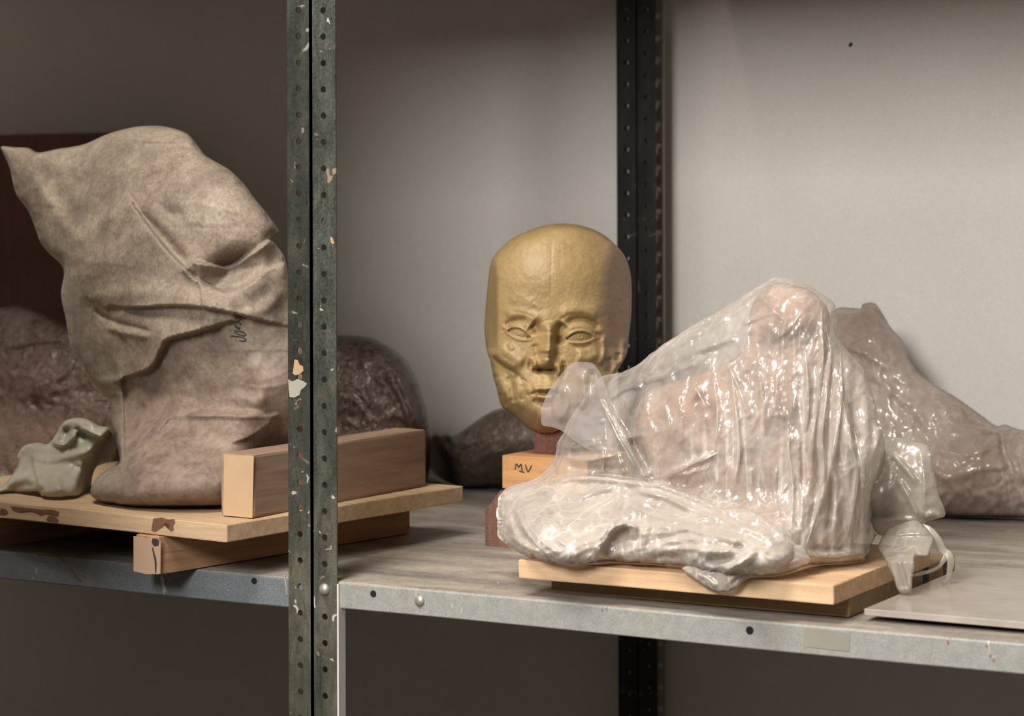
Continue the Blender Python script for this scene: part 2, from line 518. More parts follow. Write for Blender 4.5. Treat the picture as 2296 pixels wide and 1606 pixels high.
def m_film(name, lo, hi, tone, seed=0.0, gloss=.17, wrinkle=.7, streak=(1, 1, 1), edge=.4, rough_scale=1.0, warm=None, line=.35):
    """clear polythene: part see-through, milky where it creases, with hard little highlights"""
    m = Mat(name)
    v0 = m.mapped(streak, loc=(seed, seed * 1.7, seed * .3))
    wob = m.node('ShaderNodeTexNoise', Vector=v0, Scale=13.0, Detail=2.0).outputs['Color']
    v = m.node('ShaderNodeVectorMath', operation='MULTIPLY_ADD', i0=wob, i1=(.11, .11, .11), i2=v0).outputs[0]
    a = m.noise(7, 2, .55, 0, v0)
    c1 = m.node('ShaderNodeTexVoronoi', feature='DISTANCE_TO_EDGE', Vector=v, Scale=26 * rough_scale).outputs[0]
    l1 = m.ramp(c1, [(0, 1.0), (.03, .3), (.08, 0.0)])
    st = m.node('ShaderNodeMapping', Vector=v0, Scale=(1.0, 1.0, .16), Rotation=(0, .5, .2)).outputs[0]
    s1 = m.math('ABSOLUTE', m.math('SUBTRACT', m.noise(60 * rough_scale, 1, .5, 0, st), .5))
    sm = m.ramp(a, [(.5, 0.0), (.6, 1.0)])
    l3 = m.math('MULTIPLY', m.ramp(s1, [(0, 1.0), (.02, .4), (.06, 0.0)]), sm)
    f = m.noise(44 * rough_scale, 2, .6, 0, v)
    hgt = m.math('ADD', m.math('MULTIPLY', c1, 1.1), m.math('MULTIPLY', f, .42))
    hgt = m.math('ADD', hgt, m.math('MULTIPLY', m.math('MULTIPLY', s1, sm), -.9))
    nrm = m.bump(hgt, wrinkle, .006)
    lines = m.math('ADD', m.math('MULTIPLY', l1, line * .35), m.math('MULTIPLY', l3, line * 1.3), clamp=True)
    col = m.ramp(a, [(.3, tuple(x * .88 for x in tone[:3]) + (1,)), (.7, tone)])
    if warm is not None:
        col = m.mix(m.ramp(m.noise(9, 2, .6), [(.42, 0.0), (.62, .8)]), col, warm)
    col = m.mix(lines, col, (.86, .81, .74, 1))
    d = m.node('ShaderNodeBsdfDiffuse', Color=col).outputs[0]
    tr = m.node('ShaderNodeBsdfTranslucent', Color=col).outputs[0]
    body = m.node('ShaderNodeMixShader', Fac=.12, i1=d, i2=tr).outputs[0]
    clear = m.node('ShaderNodeBsdfTransparent', Color=(.98, .97, .96, 1)).outputs[0]
    lw = m.node('ShaderNodeLayerWeight', Blend=.35).outputs['Facing']
    op = m.ramp(a, [(.34, lo), (.66, hi)])
    op = m.math('ADD', op, m.math('MULTIPLY', lines, .5))
    op = m.math('ADD', op, m.math('MULTIPLY', m.math('SUBTRACT', f, .5), .5))
    op = m.math('ADD', op, m.math('MULTIPLY', m.math('POWER', lw, 1.6), edge), clamp=True)
    tint = m.node('ShaderNodeAttribute', attribute_name='tint').outputs['Fac']
    op = m.math('MULTIPLY', op, m.math('MULTIPLY_ADD', tint, -.65, 1.0))
    s = m.node('ShaderNodeMixShader', Fac=op, i1=clear, i2=body).outputs[0]
    gl = m.node('ShaderNodeBsdfGlossy', Color=(1, 1, 1, 1), Roughness=gloss, Normal=nrm).outputs[0]
    fr = m.node('ShaderNodeFresnel', IOR=1.5, Normal=nrm).outputs[0]
    s = m.node('ShaderNodeMixShader', Fac=m.math('MINIMUM', m.math('MULTIPLY', fr, 1.2), .24), i1=s, i2=gl).outputs[0]
    return m.done(s)

def m_film_back(name, op, tone):
    """far side of a bag, seen only through the near side"""
    m = Mat(name)
    d = m.node('ShaderNodeBsdfDiffuse', Color=m.mix(m.noise(20, 2), tuple(x * .9 for x in tone[:3]) + (1,), tone)).outputs[0]
    clear = m.node('ShaderNodeBsdfTransparent', Color=(1, 1, 1, 1)).outputs[0]
    return m.done(m.node('ShaderNodeMixShader', Fac=op, i1=clear, i2=d).outputs[0])

def m_dark_wrap(name, a0, a1, a2, gl=.25, film=.25):
    m = Mat(name)
    v = m.mapped((1, 1, .5))
    a = m.noise(15, 5, .65, .6); b = m.noise(60, 4, .7, 1.2, v)
    ridge = m.ramp(m.math('ABSOLUTE', m.math('SUBTRACT', b, .5)), [(0, 1.0), (.06, .3), (.2, 0.0)])
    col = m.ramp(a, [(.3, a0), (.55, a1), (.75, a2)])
    col = m.mix(m.math('MULTIPLY', ridge, film), col, srgb(170, 150, 136))
    nrm = m.bump(m.math('ADD', a, m.math('MULTIPLY', ridge, .4)), .5, .004)
    return m.done(m.principled(col, gl, 0, .5, normal=nrm))

def m_plate():
    m = Mat('scuffed_steel_sheet')
    a = m.noise(20, 4, .6, .3); b = m.noise(160, 3, .6, 0, m.mapped((.2, 1, 1)))
    col = m.ramp(a, [(.3, srgb(164, 154, 144)), (.7, srgb(186, 177, 168))])
    return m.done(m.principled(col, m.ramp(b, [(.3, .18), (.7, .28)]), .25, .8, normal=m.bump(a, .03, .001)))

def m_ink(name='marker_ink', col=(.03, .026, .025, 1)):
    m = Mat(name); n = m.noise(200, 3)
    return m.done(m.principled(m.mix(n, col, tuple(min(1, x * 2.2) for x in col[:3]) + (1,)), .7, 0, .2))
# ------------------------------------------------------------------ materials in use
WALL = m_wall()
FLOOR = m_plain('grey_concrete', srgb(84, 79, 73), .9)
POST = m_post(); POST_D = m_post('darker_worn_green_steel', .45); BLACK = m_black_post()
SHELF_R = m_shelf('grey_painted_shelf', srgb(146, 145, 138), .92)
SHELF_L = m_shelf('blue_grey_galvanised_shelf', srgb(98, 104, 108), .92)
PINE = m_wood('pale_pine', srgb(204, 172, 134), srgb(186, 150, 110), 1.0, 'x', .15)
PLY = m_wood('pale_plywood', srgb(226, 188, 146), srgb(204, 160, 116), 1.0, 'x', .1)
PLY_LOW = m_wood('dusty_plywood', srgb(160, 132, 88), srgb(128, 100, 62), 1.0, 'x', .2)
BLOCK = m_wood('weathered_pine', srgb(160, 130, 104), srgb(138, 108, 84), 1.0, 'y', .25)
BATTEN = m_wood('orange_pine', srgb(194, 150, 108), srgb(160, 112, 70), 1.0, 'y', .1)
REDWOOD = m_wood('red_fir', srgb(124, 70, 42), srgb(66, 33, 19), 1.0, 'z', .1)
HONEY = m_wood('honey_pine', srgb(196, 142, 84), srgb(172, 118, 64), 1.0, 'x', .1)
PANEL = m_wood('dark_red_hardboard', srgb(112, 60, 36), srgb(78, 38, 22), .6, 'z', .5)
PLATE = m_plate()
INK = m_ink()
BROWNPAINT = m_ink('old_brown_paint', srgb(92, 66, 50))
HOLE = m_plain('dark_hole', srgb(22, 19, 17), .9)
STEEL = m_plain('zinc_bolt', srgb(176, 168, 154), .38, .6)
EDGE = m_plain('bare_bright_edge', srgb(214, 208, 200), .5, .2)
TAPE = m_plain('old_tape_patch', srgb(136, 133, 122), .8)

# ------------------------------------------------------------------ the room
o = bm_obj('wall_back', box_bm((-3.0, 0.93, 0), (3.2, 1.05, 2.9)), WALL); tag(o, kind='structure')
o = bm_obj('wall_left', box_bm((-3.1, -4.5, 0), (-3.0, 1.05, 2.9)), WALL); tag(o, kind='structure')
o = bm_obj('floor', box_bm((-3.0, -4.5, -0.05), (3.2, 0.93, 0.0)), FLOOR); tag(o, kind='structure')

# ------------------------------------------------------------------ perforated angle posts
def flange(bm, w, z0, z1, t, pitch, phase, r, M, seg=16):
    """a strip w wide from z0 to z1 with one round hole per pitch; local x across, y through, z up; M places it"""
    k0 = math.ceil((z0 - phase) / pitch + .5); k1 = math.floor((z1 - phase) / pitch - .5)
    def V(x, y, z): return bm.verts.new(M @ Vector((x, y, z)))
    def slab(a, b):
        c = [(0, a), (w, a), (w, b), (0, b)]
        f = [V(x, 0, z) for x, z in c]; g = [V(x, t, z) for x, z in c]
        bm.faces.new(f); bm.faces.new(g[::-1])
        for i in (1, 3): bm.faces.new((f[i], g[i], g[(i + 1) % 4], f[(i + 1) % 4]))
    lo = phase + (k0 - .5) * pitch; hi = phase + (k1 + .5) * pitch
    slab(z0, lo); slab(hi, z1)
    for k in range(k0, k1 + 1):
        zc = phase + k * pitch; hw, hp = w / 2, pitch / 2
        rect = []
        q = seg // 4
        for (ax, az), (bx, bz) in zip([(1, -1), (1, 1), (-1, 1), (-1, -1)], [(1, 1), (-1, 1), (-1, -1), (1, -1)]):
            for j in range(q):
                s = j / q; rect.append(((ax + (bx - ax) * s) * hw, (az + (bz - az) * s) * hp))
        circ = [(r * math.cos(math.atan2(z, x)), r * math.sin(math.atan2(z, x))) for x, z in rect]
        for y, flip in ((0, False), (t, True)):
            A = [V(hw + x, y, zc + z) for x, z in rect]; B = [V(hw + x, y, zc + z) for x, z in circ]
            for i in range(seg):
                j = (i + 1) % seg
                f = (A[i], A[j], B[j], B[i]); bm.faces.new(f[::-1] if flip else f)
        C0 = [V(hw + x, 0, zc + z) for x, z in circ]; C1 = [V(hw + x, t, zc + z) for x, z in circ]
        for i in range(seg):
            j = (i + 1) % seg; bm.faces.new((C0[i], C0[j], C1[j], C1[i]))
        for x in (0, w):
            e = [V(x, 0, zc - hp), V(x, t, zc - hp), V(x, t, zc + hp), V(x, 0, zc + hp)]
            bm.faces.new(e if x == 0 else e[::-1])

def bolt_dome(name, p, r, h, mat, parent):
    bm = bmesh.new(); bmesh.ops.create_uvsphere(bm, u_segments=20, v_segments=10, radius=1.0)
    for v in bm.verts:
        v.co = Vector((v.co.x * r, v.co.y * h, v.co.z * r))
    return bm_obj(name, bm, mat, parent, loc=np.array(p) - np.array(parent.location), smooth=True)

def disc(name, p, r, mat, parent, depth=.0006, n=22, normal='y'):
    bm = bmesh.new(); bmesh.ops.create_cone(bm, cap_ends=True, segments=n, radius1=r, radius2=r, depth=depth)
    bmesh.ops.rotate(bm, verts=bm.verts[:], matrix=Matrix.Rotation(math.pi / 2, 3, 'X'))
    return bm_obj(name, bm, mat, parent, loc=np.array(p) - np.array(parent.location))

def post(x_web, side, y, w, t, pitch, phase, r, mat, label, zhi=2.6, depth=.030, back=1):
    """an angle post: its web (running away from the front) stands at x_web, its flange reaches to the given side"""
    root = empty('shelf_post', (x_web, y, 0)); tag(root, label, 'shelf post', 'perforated posts of the shelving')
    bm = bmesh.new()
    M = Matrix.Identity(4) if side > 0 else Matrix.Translation((-w, 0, 0))
    flange(bm, w, 0, zhi, t, pitch, phase, r, M)
    M2 = Matrix.Translation((0 if side > 0 else -t, 0, 0)) @ Matrix(((0, 1, 0, 0), (back, 0, 0, 0), (0, 0, 1, 0), (0, 0, 0, 1)))
    flange(bm, depth, 0, zhi, t, pitch, phase + pitch * .5, r, M2)
    bm_obj('angle_bar', bm, mat, root)
    return root

YF = -0.0026
zr = PY(728, 23, YF)[2]; zl = PY(671, 1022, YF)[2]
xm = float(PY(698.5, 800, YF)[0]); xr = float(PY(754, 800, YF)[0]); xl = float(PY(645.5, 800, YF)[0])
PF_R = post(xm + .0004, 1, YF, xr - xm - .0004, .0016, .02680, zr, .0034, POST,
            'front post, perforated green-grey steel strip with open dark holes, right one of the touching pair')
PF_L = post(xm - .0004, -1, YF, xm - xl - .0004, .0016, .02680, zl, .0034, POST_D,
            'front post, paint-blotched perforated steel strip beside the veiled bust, left one of the touching pair')
bolt_dome('bolt', PY(728, 1322, YF), .0062, .0045, STEEL, PF_R)
# bright rolled edge below the shelf and the paint scabs on the left strip
bm = box_bm((xr - PF_R.location.x + .0002, -.0004, .3), (xr - PF_R.location.x + .0022, .012, 1.2 - .002)); bm_obj('bright_edge', bm, EDGE, PF_R)
def patch(name, pts, mat, parent, plane_y, th=.0007, seed=0):
    P = [PY(u, v, plane_y) for u, v in pts]
    P = np.array(P); n = len(P)
    V = np.concatenate([P + np.array([0, -th, 0]), P]); c = P.mean(0) + np.array([0, -th, 0])
    V = np.concatenate([V, c[None]])
    F = [(i, (i + 1) % n, 2 * n) for i in range(n)] + [(i, n + i, n + (i + 1) % n, (i + 1) % n) for i in range(n)]
    off = np.array(parent.location)
    return mesh_obj(name, V - off, F, mat, parent)
SCAB = m_plain('peeling_cream_paint', srgb(170, 142, 108), .8); SCABW = m_plain('peeling_white_paint', srgb(152, 148, 138), .8)
patch('paint_scab', [(661, 806), (668, 808), (672, 818), (680, 822), (681, 832), (674, 838), (664, 842), (657, 838), (659, 824)], SCAB, PF_L, YF)
patch('paint_scab', [(647, 851), (656, 856), (668, 850), (680, 855), (689, 861), (684, 868), (676, 874), (672, 886), (660, 892), (650, 890), (648, 870)], SCABW, PF_L, YF)
patch('paint_scab', [(741, 531), (746, 533), (750, 545), (747, 549), (742, 543)], SCAB, PF_R, YF)

YR = 0.845
xa, xb, xc = (float(PY(u, 700, YR)[0]) for u in (1384, 1428, 1471))
PR_R = post(xb, 1, YR, xc - xb, .0016, .0293, float(PY(1457, 21, YR)[2]), .0034, BLACK,
            'rear post, black perforated strip by the bright wall, right one of the dark pair')
PR_L = post(xa, 1, YR, xb - xa - .0006, .0016, .0293, float(PY(1457, 40, YR)[2]), .0034, BLACK,
            'rear post, black perforated strip beside the ochre head, left one of the dark pair')
YB = 0.884
b0, b1 = float(PY(1440, 700, YB)[0]), float(PY(1490, 700, YB)[0])
ph = float(PY(1478, 182, YB)[2]); w = b1 - b0
bm = bmesh.new(); wn = (b1 - float(PY(1466, 700, YB)[0]))
flange(bm, wn, 0, 2.6, .0014, .0293, ph, .0036, Matrix.Identity(4))
GREYP = m_plain('grey_primer_steel', srgb(168, 155, 138), .7, .0)
root = empty('shelf_post', (b1 - wn, YB, 0)); tag(root, 'narrow grey perforated strip against the wall, just right of the black rear posts', 'shelf post', 'perforated posts of the shelving')
bm_obj('angle_bar', bm, GREYP, root)

# ------------------------------------------------------------------ shelves
def shelf(name, x0, x1, depth, lip, mat, z0, label, tilt=0.0, nx=24):
    root = empty(name, (x0, 0, ZS + z0)); tag(root, label, 'shelf', 'metal shelves')
    prof = [(.010, -lip), (.0006, -lip), (0, -lip + .001), (0, -.0022), (.0007, -.0007), (.0022, 0), (depth - .002, 0), (depth, -.002), (depth, -lip), (depth - .01, -lip)]
    prof2 = [(.010, -lip + .0012), (.0014, -lip + .0012), (.0014, -.0022), (.0025, -.0013), (depth - .0025, -.0013), (depth - .0014, -.0025), (depth - .0014, -lip + .0012), (depth - .01, -lip + .0012)]
    loop = prof + prof2[::-1]; n = len(loop); V = []; F = []
    for i in range(nx + 1):
        x = (x1 - x0) * i / nx
        for (y, z) in loop: V.append((x, y, z + x * tilt + .0006 * math.sin(x * 9)))
    for i in range(nx):
        for j in range(n):
            a, b = i * n + j, i * n + (j + 1) % n
            F.append((a, b, b + n, a + n))
    F.append(tuple(range(n))[::-1]); F.append(tuple(nx * n + j for j in range(n)))
    mesh_obj('shelf_panel', V, F, mat, root)
    return root

SD = 0.838
tl = .006
SH_R = shelf('metal_shelf', xm + .001, 1.25, SD, .0268, SHELF_R, 0.0, 'long grey metal shelf carrying the ochre head and the clear-bagged figure')
SH_L = shelf('metal_shelf', -1.35, xm + .0008, SD, .0305, SHELF_L, 0.0, 'blue-grey metal shelf under the board with the veiled bust')
UP_R = shelf('metal_shelf', xm + .001, 1.25, .922, .030, SHELF_R, 0.875, 'upper metal shelf above the picture over the clear-bagged figure')
UP_L = shelf('metal_shelf', -1.35, xm - .001, .922, .030, SHELF_L, 0.85, 'upper metal shelf above the picture over the veiled bust')
for (u, v, r) in ((837, 1332, .0034), (1681, 1414, .0037)):
    disc('bolt_hole', PY(u, v, -.0002), r, HOLE, SH_R)
bolt_dome('bolt', PY(941, 1348, 0), .0058, .0035, STEEL, SH_R)
disc('bolt_hole', PY(570, 1303, -.0002), .0034, HOLE, SH_L)
patch('tape_patch', [(1803, 1409), (1906, 1420), (1904, 1461), (1801, 1450)], TAPE, SH_R, -.0001, .0004)
for pts in ([(2211, 1446), (2216, 1448), (2214, 1454), (2210, 1451)], [(2218, 1468), (2223, 1469), (2222, 1474), (2218, 1473)], [(2226, 1477), (2231, 1480), (2229, 1485), (2225, 1482)], [(2124, 1437), (2128, 1440), (2127, 1448), (2123, 1443)]):
    patch('rust_spot', pts, m_ink('rust', srgb(120, 72, 56)) if 'rust' not in bpy.data.materials else bpy.data.materials['rust'], SH_R, -.0001, .0003)

STAIN = m_ink('tan_drip', srgb(92, 76, 54)); SCRATCH = m_ink('pale_scratch', srgb(120, 113, 102))
def mark(name, pts, w, mat, parent):
    L = smooth_line(pts, 4.0) if len(pts) > 2 else np.array(pts, float)
    ribbon(name, PY(L[:, 0], L[:, 1], -.0002), w, mat, parent, .12, 6)
mark('drip_stain', [(76, 1240), (110, 1244), (140, 1254), (162, 1276), (176, 1296), (183, 1302)], .0012, STAIN, SH_L)
mark('drip_stain', [(366, 1290), (372, 1300), (374, 1308)], .0012, STAIN, SH_L)
mark('scratch', [(637, 1290), (641, 1312), (643, 1336)], .0009, SCRATCH, SH_L)
mark('scratch', [(1350, 1358), (1351, 1372)], .0006, SCRATCH, SH_R)
mark('scratch', [(1360, 1359), (1361, 1369)], .0005, SCRATCH, SH_R)
# small dark speck on the wall
bm = bmesh.new(); bmesh.ops.create_icosphere(bm, subdivisions=2, radius=1)
for v in bm.verts: v.co = Vector((v.co.x * .0022, v.co.y * .0014, v.co.z * .0034))
bmesh.ops.rotate(bm, verts=bm.verts[:], matrix=Matrix.Rotation(.6, 3, 'Y'))
o = bm_obj('wall_speck', bm, HOLE, None, loc=PY(1907, 100, .929), smooth=True); tag(o, 'tiny dark speck high on the bare pale wall', 'nail')

# ------------------------------------------------------------------ right-hand boards and steel sheet
def board(name, lo, hi, loc, rz, mat, label, cat, bevel=.0012, parent=None):
    o = bm_obj(name, box_bm(lo, hi, bevel, 2, .00025, 6), mat, parent, loc=loc, rz=rz)
    if label: tag(o, label, cat)
    return o
LOWB = board('plywood_board', (0, 0, 0), (.311, .305, .0178), (-1.107 + 1.355, .046, ZS + .0004), math.radians(.4), PLY_LOW,
             'dusty darker plywood board lying under the pale one, its edge striped black', 'board')
for (y0, y1) in ((.205, .222), (.268, .276)):
    bm_obj('painted_stripe', box_bm((.3109, y0, .001), (.3114, y1, .0172)), INK, LOWB)
TOPB = board('plywood_board', (0, 0, 0), (.3265, .262, .0178), (-1.1205 + 1.355, .004, ZS + .0186), 0.0, PLY,
             'pale plywood board carrying the clear-bagged clay figure', 'board')
pl = bm_obj('steel_plate', box_bm((0, 0, 0), (.62, .282, .0062), .0006, 1), PLATE, None, loc=(-.7785 + 1.355, .040, ZS + .0050)); tag(pl, 'flat shiny steel sheet lying at the right end of the grey shelf', 'steel plate')
bm_obj('support_strip', box_bm((.03, .02, -.0046), (.60, .05, .0)), HOLE, pl)
bm_obj('support_strip', box_bm((.03, .22, -.0046), (.60, .25, .0)), HOLE, pl)

# ------------------------------------------------------------------ left-hand board, battens, timber block
ZB = .0007
RZ = math.radians(-6.2)
BRD = (-.0690, -.0570, ZS + ZB + .0397)
LBOARD = board('pine_board', (-.52, 0, 0), (0, .400, .0180), BRD, RZ, PINE, 'pale pine board under the veiled bust, brown paint marks on its edge', 'board')
def face_patch(name, pts, mat, root, loc, rz, th=.0005):
    """flat mark on the front face of a turned board"""
    n = np.array([math.sin(rz), -math.cos(rz), 0.0]); p0 = np.array(loc)
    P = []
    for u, v in pts:
        r = rays(u, v); d = np.dot(p0 - CAM, n) / np.dot(r, n); P.append(CAM + r * d + n * th)
    P = np.array(P) - p0
    c, s = math.cos(-rz), math.sin(-rz)
    P = np.c_[P[:, 0] * c - P[:, 1] * s, P[:, 0] * s + P[:, 1] * c, P[:, 2]]
    Q = P + np.array([0, th, 0]); k = len(P); V = np.concatenate([P, Q, P.mean(0)[None]])
    F = [(i, (i + 1) % k, 2 * k) for i in range(k)] + [(i, k + i, k + (i + 1) % k, (i + 1) % k) for i in range(k)]
    return mesh_obj(name, V, F, mat, root)
for pts in ([(344, 1163), (362, 1161), (378, 1165), (391, 1164), (393, 1172), (388, 1180), (390, 1188), (384, 1192), (379, 1186), (382, 1176), (372, 1172), (366, 1180), (356, 1188), (348, 1193), (340, 1190), (342, 1178)],
            [(24, 1135), (50, 1138), (70, 1140), (92, 1143), (118, 1143), (133, 1148), (131, 1158), (122, 1154), (108, 1152), (92, 1156), (80, 1150), (60, 1146), (44, 1150), (30, 1146)],
            [(110, 1156), (122, 1158), (132, 1166), (128, 1174), (116, 1174), (104, 1166)],
            [(2, 1140), (14, 1142), (20, 1150), (12, 1156), (0, 1154)]):
    face_patch('paint_mark', pts, BROWNPAINT, LBOARD, BRD, RZ)
bz = math.radians(-9.6); BL = (-.1585, -.0535, ZS + ZB)
BAT = board('wooden_batten', (-.0345, 0, 0), (0, .392, .0391), BL, bz, BATTEN, 'orange pine batten jutting over the shelf edge under the board, end grain cracked', 'batten')
face_patch('end_grain', [(300, 1202), (361, 1213), (360, 1287), (330, 1288), (300, 1281)], m_plain('pale_end_grain', srgb(180, 148, 122), .8), BAT, BL, bz, .0004)
face_patch('paint_mark', [(343, 1208), (352, 1208), (358, 1214), (356, 1224), (346, 1225), (341, 1216)], INK, BAT, BL, bz, .0008)
face_patch('crack', [(344, 1228), (347, 1240), (351, 1252), (352, 1268), (351, 1285), (349, 1285), (349, 1268), (347, 1254), (344, 1241), (342, 1229)], INK, BAT, BL, bz, .0008)
B2 = board('wooden_batten', (-.036, 0, 0), (0, .37, .0416), (-.440, .012, ZS + .0004), bz * .6, BATTEN, 'dark shaded batten far under the left part of the pine board', 'batten')
TB = (-.0725, -.0075, ZS + ZB + .0397 + .0183)
TIM = board('timber_block', (-.0420, 0, 0), (0, .325, .0655), TB, math.radians(-2.0), BLOCK, 'squared pine timber block lying on the board beside the veiled bust', 'timber block', bevel=.003)
face_patch('end_grain', [(503, 1019), (569.5, 1023), (566.5, 1162), (501, 1156)], m_plain('cream_end_grain', srgb(182, 152, 120), .85), TIM, TB, math.radians(-2.0), .0004)

# hardboard panel leaning on the back wall
p0 = PY(-260, 300, .80); p1 = PY(338, 300, .80); h = float(PY(120, 304, .80)[2]) - ZS
PAN = bm_obj('hardboard_panel', box_bm((0, 0, 0), (float(p1[0] - p0[0]), .012, h), .001, 1), PANEL, None, loc=(float(p0[0]), .80, ZS + .003)); tag(PAN, 'dark red-brown panel standing upright behind the veiled bust', 'panel')
# ------------------------------------------------------------------ films and wraps
FROST = m_frosted()
CLEAR = m_film('clear_polythene', .28, .54, (.66, .59, .525, 1), 0.0, .2, .8, (1.3, 1.3, .5), .40, 1.0)
PILE = m_film('bunched_polythene', .42, .68, (.66, .59, .515, 1), 3.0, .2, .9, (.8, .8, 1.2), .45, .9, line=.5)
SHEET = m_film('loose_polythene_flap', .40, .52, (.50, .44, .42, 1), 5.0, .22, .25, (1, 1, 1), .25, .6, line=.1)
TAIL = m_film('greenish_polythene', .30, .52, (.56, .51, .43, 1), 7.0, .25, .5, (1, 1, .6), .5, .7, line=.25)
PALEBAG = m_film('milky_thin_bag', .74, .94, (.44, .41, .32, 1), 9.0, .45, .3, (1, 1, 1), .3, .5, line=.1)
REARWRAP = m_film('hazy_wrap_over_clay', .88, .98, (.50, .41, .345, 1), 11.0, .16, .6, (1, 1, 1), .3, 1.0, warm=(.34, .25, .20, 1), line=.2)
DARKWRAP = m_dark_wrap('dark_plastic_wrap', srgb(62, 44, 34), srgb(84, 62, 50), srgb(104, 82, 68), .34, .25)  # the plastic itself is dark brown
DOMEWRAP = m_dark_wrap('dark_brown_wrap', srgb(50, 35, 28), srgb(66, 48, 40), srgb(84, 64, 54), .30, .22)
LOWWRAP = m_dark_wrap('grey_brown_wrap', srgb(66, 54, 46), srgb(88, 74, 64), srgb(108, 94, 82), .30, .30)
CLAY = m_clay()
FBACK = m_film_back('polythene_far_side', .22, (.62, .55, .49, 1))

# ------------------------------------------------------------------ the veiled bust on the left board
ZT = ZB + .0397 + .0183
OUT_L = [(1, 331), (6, 328), (30, 330), (63, 332), (86, 342), (130, 334), (187, 324), (240, 301), (291, 287), (325, 282.5), (370, 284), (416, 298), (442, 325), (461, 349),
         (493, 368), (517, 383), (548, 414), (568, 442), (596, 476), (621, 511), (625, 517), (619, 523), (606, 533), (613, 541), (623, 554), (638, 578), (648, 628), (668, 690), (690, 760), (700, 840), (704, 920), (690, 980),
         (640, 1040), (580, 1100), (545, 1128), (496, 1136), (437, 1137), (370, 1138), (313, 1136.5), (279, 1133), (235, 1126), (207, 1116), (203, 1099), (215, 1072), (249, 1049),
         (268, 1036), (259, 982), (250, 938), (246, 904), (225, 881), (202, 854), (182, 817), (167, 792), (156, 764), (147, 712), (137, 661), (142, 603), (110, 568), (91, 544),
         (82, 520), (65, 476), (38, 438), (31, 418), (22, 377), (10, 349)]
S_L = [
    # hood: its lower hem stands proud of the pocket beneath
    ('s', 60, .030, [(625, 519), (604, 534), (560, 566), (514, 594), (470, 590), (430, 582), (419, 594)][::-1], .8),
    ('s', 90, .034, [(300, 455), (342, 514), (377, 558), (411, 592), (431, 616), (470, 638), (510, 651), (555, 634), (600, 600), (640, 585)], .6),
    ('r', 11, -.009, [(316, 474), (352, 514), (388, 554), (424, 602)]),
    ('k', 14, -.006, [(300, 462), (330, 500), (360, 536), (395, 575), (416, 594)]),
    # brow folds
    ('r', 12, .004, [(240, 350), (300, 322), (360, 318), (420, 322), (450, 350)]),
    ('k', 5, -.005, [(290, 320), (350, 323), (400, 323), (436, 336)]),
    ('r', 22, .004, [(380, 340), (400, 390), (380, 440), (380, 480)]),
    ('r', 26, -.004, [(345, 380), (360, 430), (345, 470)]),
    ('r', 14, .003, [(120, 400), (118, 440), (112, 470)]),
    ('k', 4, .0035, [(517, 384), (522, 398), (527, 414)]),
    ('r', 16, .004, [(60, 350), (90, 420), (140, 500), (200, 560)]),
    ('r', 22, -.004, [(85, 360), (130, 440), (180, 500)]),
    # waist: a long overhanging fold
    ('s', 55, .017, [(660, 738), (616, 729), (548, 712), (479, 697), (420, 690), (360, 690), (300, 694), (245, 690)], .3),
    ('r', 20, .006, [(150, 660), (230, 664), (320, 655), (420, 668), (520, 690)]),
    ('r', 14, .005, [(640, 640), (600, 690), (540, 704)]),
    # crease to the left breast and its bright lower lip
    ('k', 8, -.008, [(205, 694), (240, 715), (270, 727), (308, 736), (350, 748)]),
    ('r', 8, .005, [(230, 728), (265, 743), (305, 750), (340, 758)]),
    # the left flap lies over the lower body
    ('s', 75, .024, [(520, 722), (497, 729), (428, 750), (388, 760), (370, 770), (360, 794), (346, 820), (330, 834), (300, 845), (277, 853)], .5),
    ('s', 40, .013, [(277, 853), (280, 900), (282, 960), (282, 1010), (276, 1046)], .7),
    ('r', 10, .006, [(262, 930), (268, 980), (273, 1040)]),
    ('r', 26, .006, [(180, 800), (230, 860), (255, 900)]),
    # lower flap with a folded top hem
    ('s', 34, .011, [(282, 1044), (320, 1000), (350, 962), (372, 934), (388, 924), (440, 926), (500, 926), (560, 928), (615, 926)], .6),
    ('r', 6, .006, [(388, 923), (450, 926), (530, 927), (614, 926)]),
    ('r', 7, .009, [(282, 1043), (320, 998), (360, 950), (386, 924)]),
    ('r', 12, -.006, [(296, 985), (300, 940), (330, 905)]),
    ('s', 14, .006, [(614, 928), (612, 946), (596, 962), (560, 985), (510, 1000)]),
    ('r', 12, .005, [(330, 1010), (390, 985), (440, 990)]),
    ('r', 14, -.004, [(215, 1072), (250, 1062), (300, 1056)]),
    ('r', 16, .004, [(560, 800), (590, 870), (575, 930)]),
    ('r', 14, .0035, [(520, 880), (560, 900), (600, 890)]),
    ('r', 20, -.004, [(400, 830), (440, 870), (430, 910)]),
]
B_L = [(520, 606, 64, 32, -.055, -25), (470, 440, 110, 90, .016, 30), (200, 590, 70, 60, .010), (330, 740, 80, 40, .008), (450, 850, 120, 80, .006), (400, 1080, 150, 60, .010),
       (240, 1098, 40, 30, .006), (150, 420, 60, 70, -.010), (620, 570, 26, 40, -.018)]
def n_left(u, v):
    return .0011 * fbm(u / 70, v / 70, 5, 3) + .0009 * crinkle(u / 120, v / 95, 11, 2) + .00025 * fbm(u / 9, v / 9, 21, 2)
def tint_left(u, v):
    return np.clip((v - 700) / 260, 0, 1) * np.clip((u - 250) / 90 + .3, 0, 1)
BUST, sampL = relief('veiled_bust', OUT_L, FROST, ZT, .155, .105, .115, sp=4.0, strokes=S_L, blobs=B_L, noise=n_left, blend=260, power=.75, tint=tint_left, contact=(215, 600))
tag(BUST, 'clay bust shrouded in a cloudy beige bag with scribbled ink', 'wrapped sculpture')
INK2 = m_ink('dark_marker', (.045, .036, .034, 1))
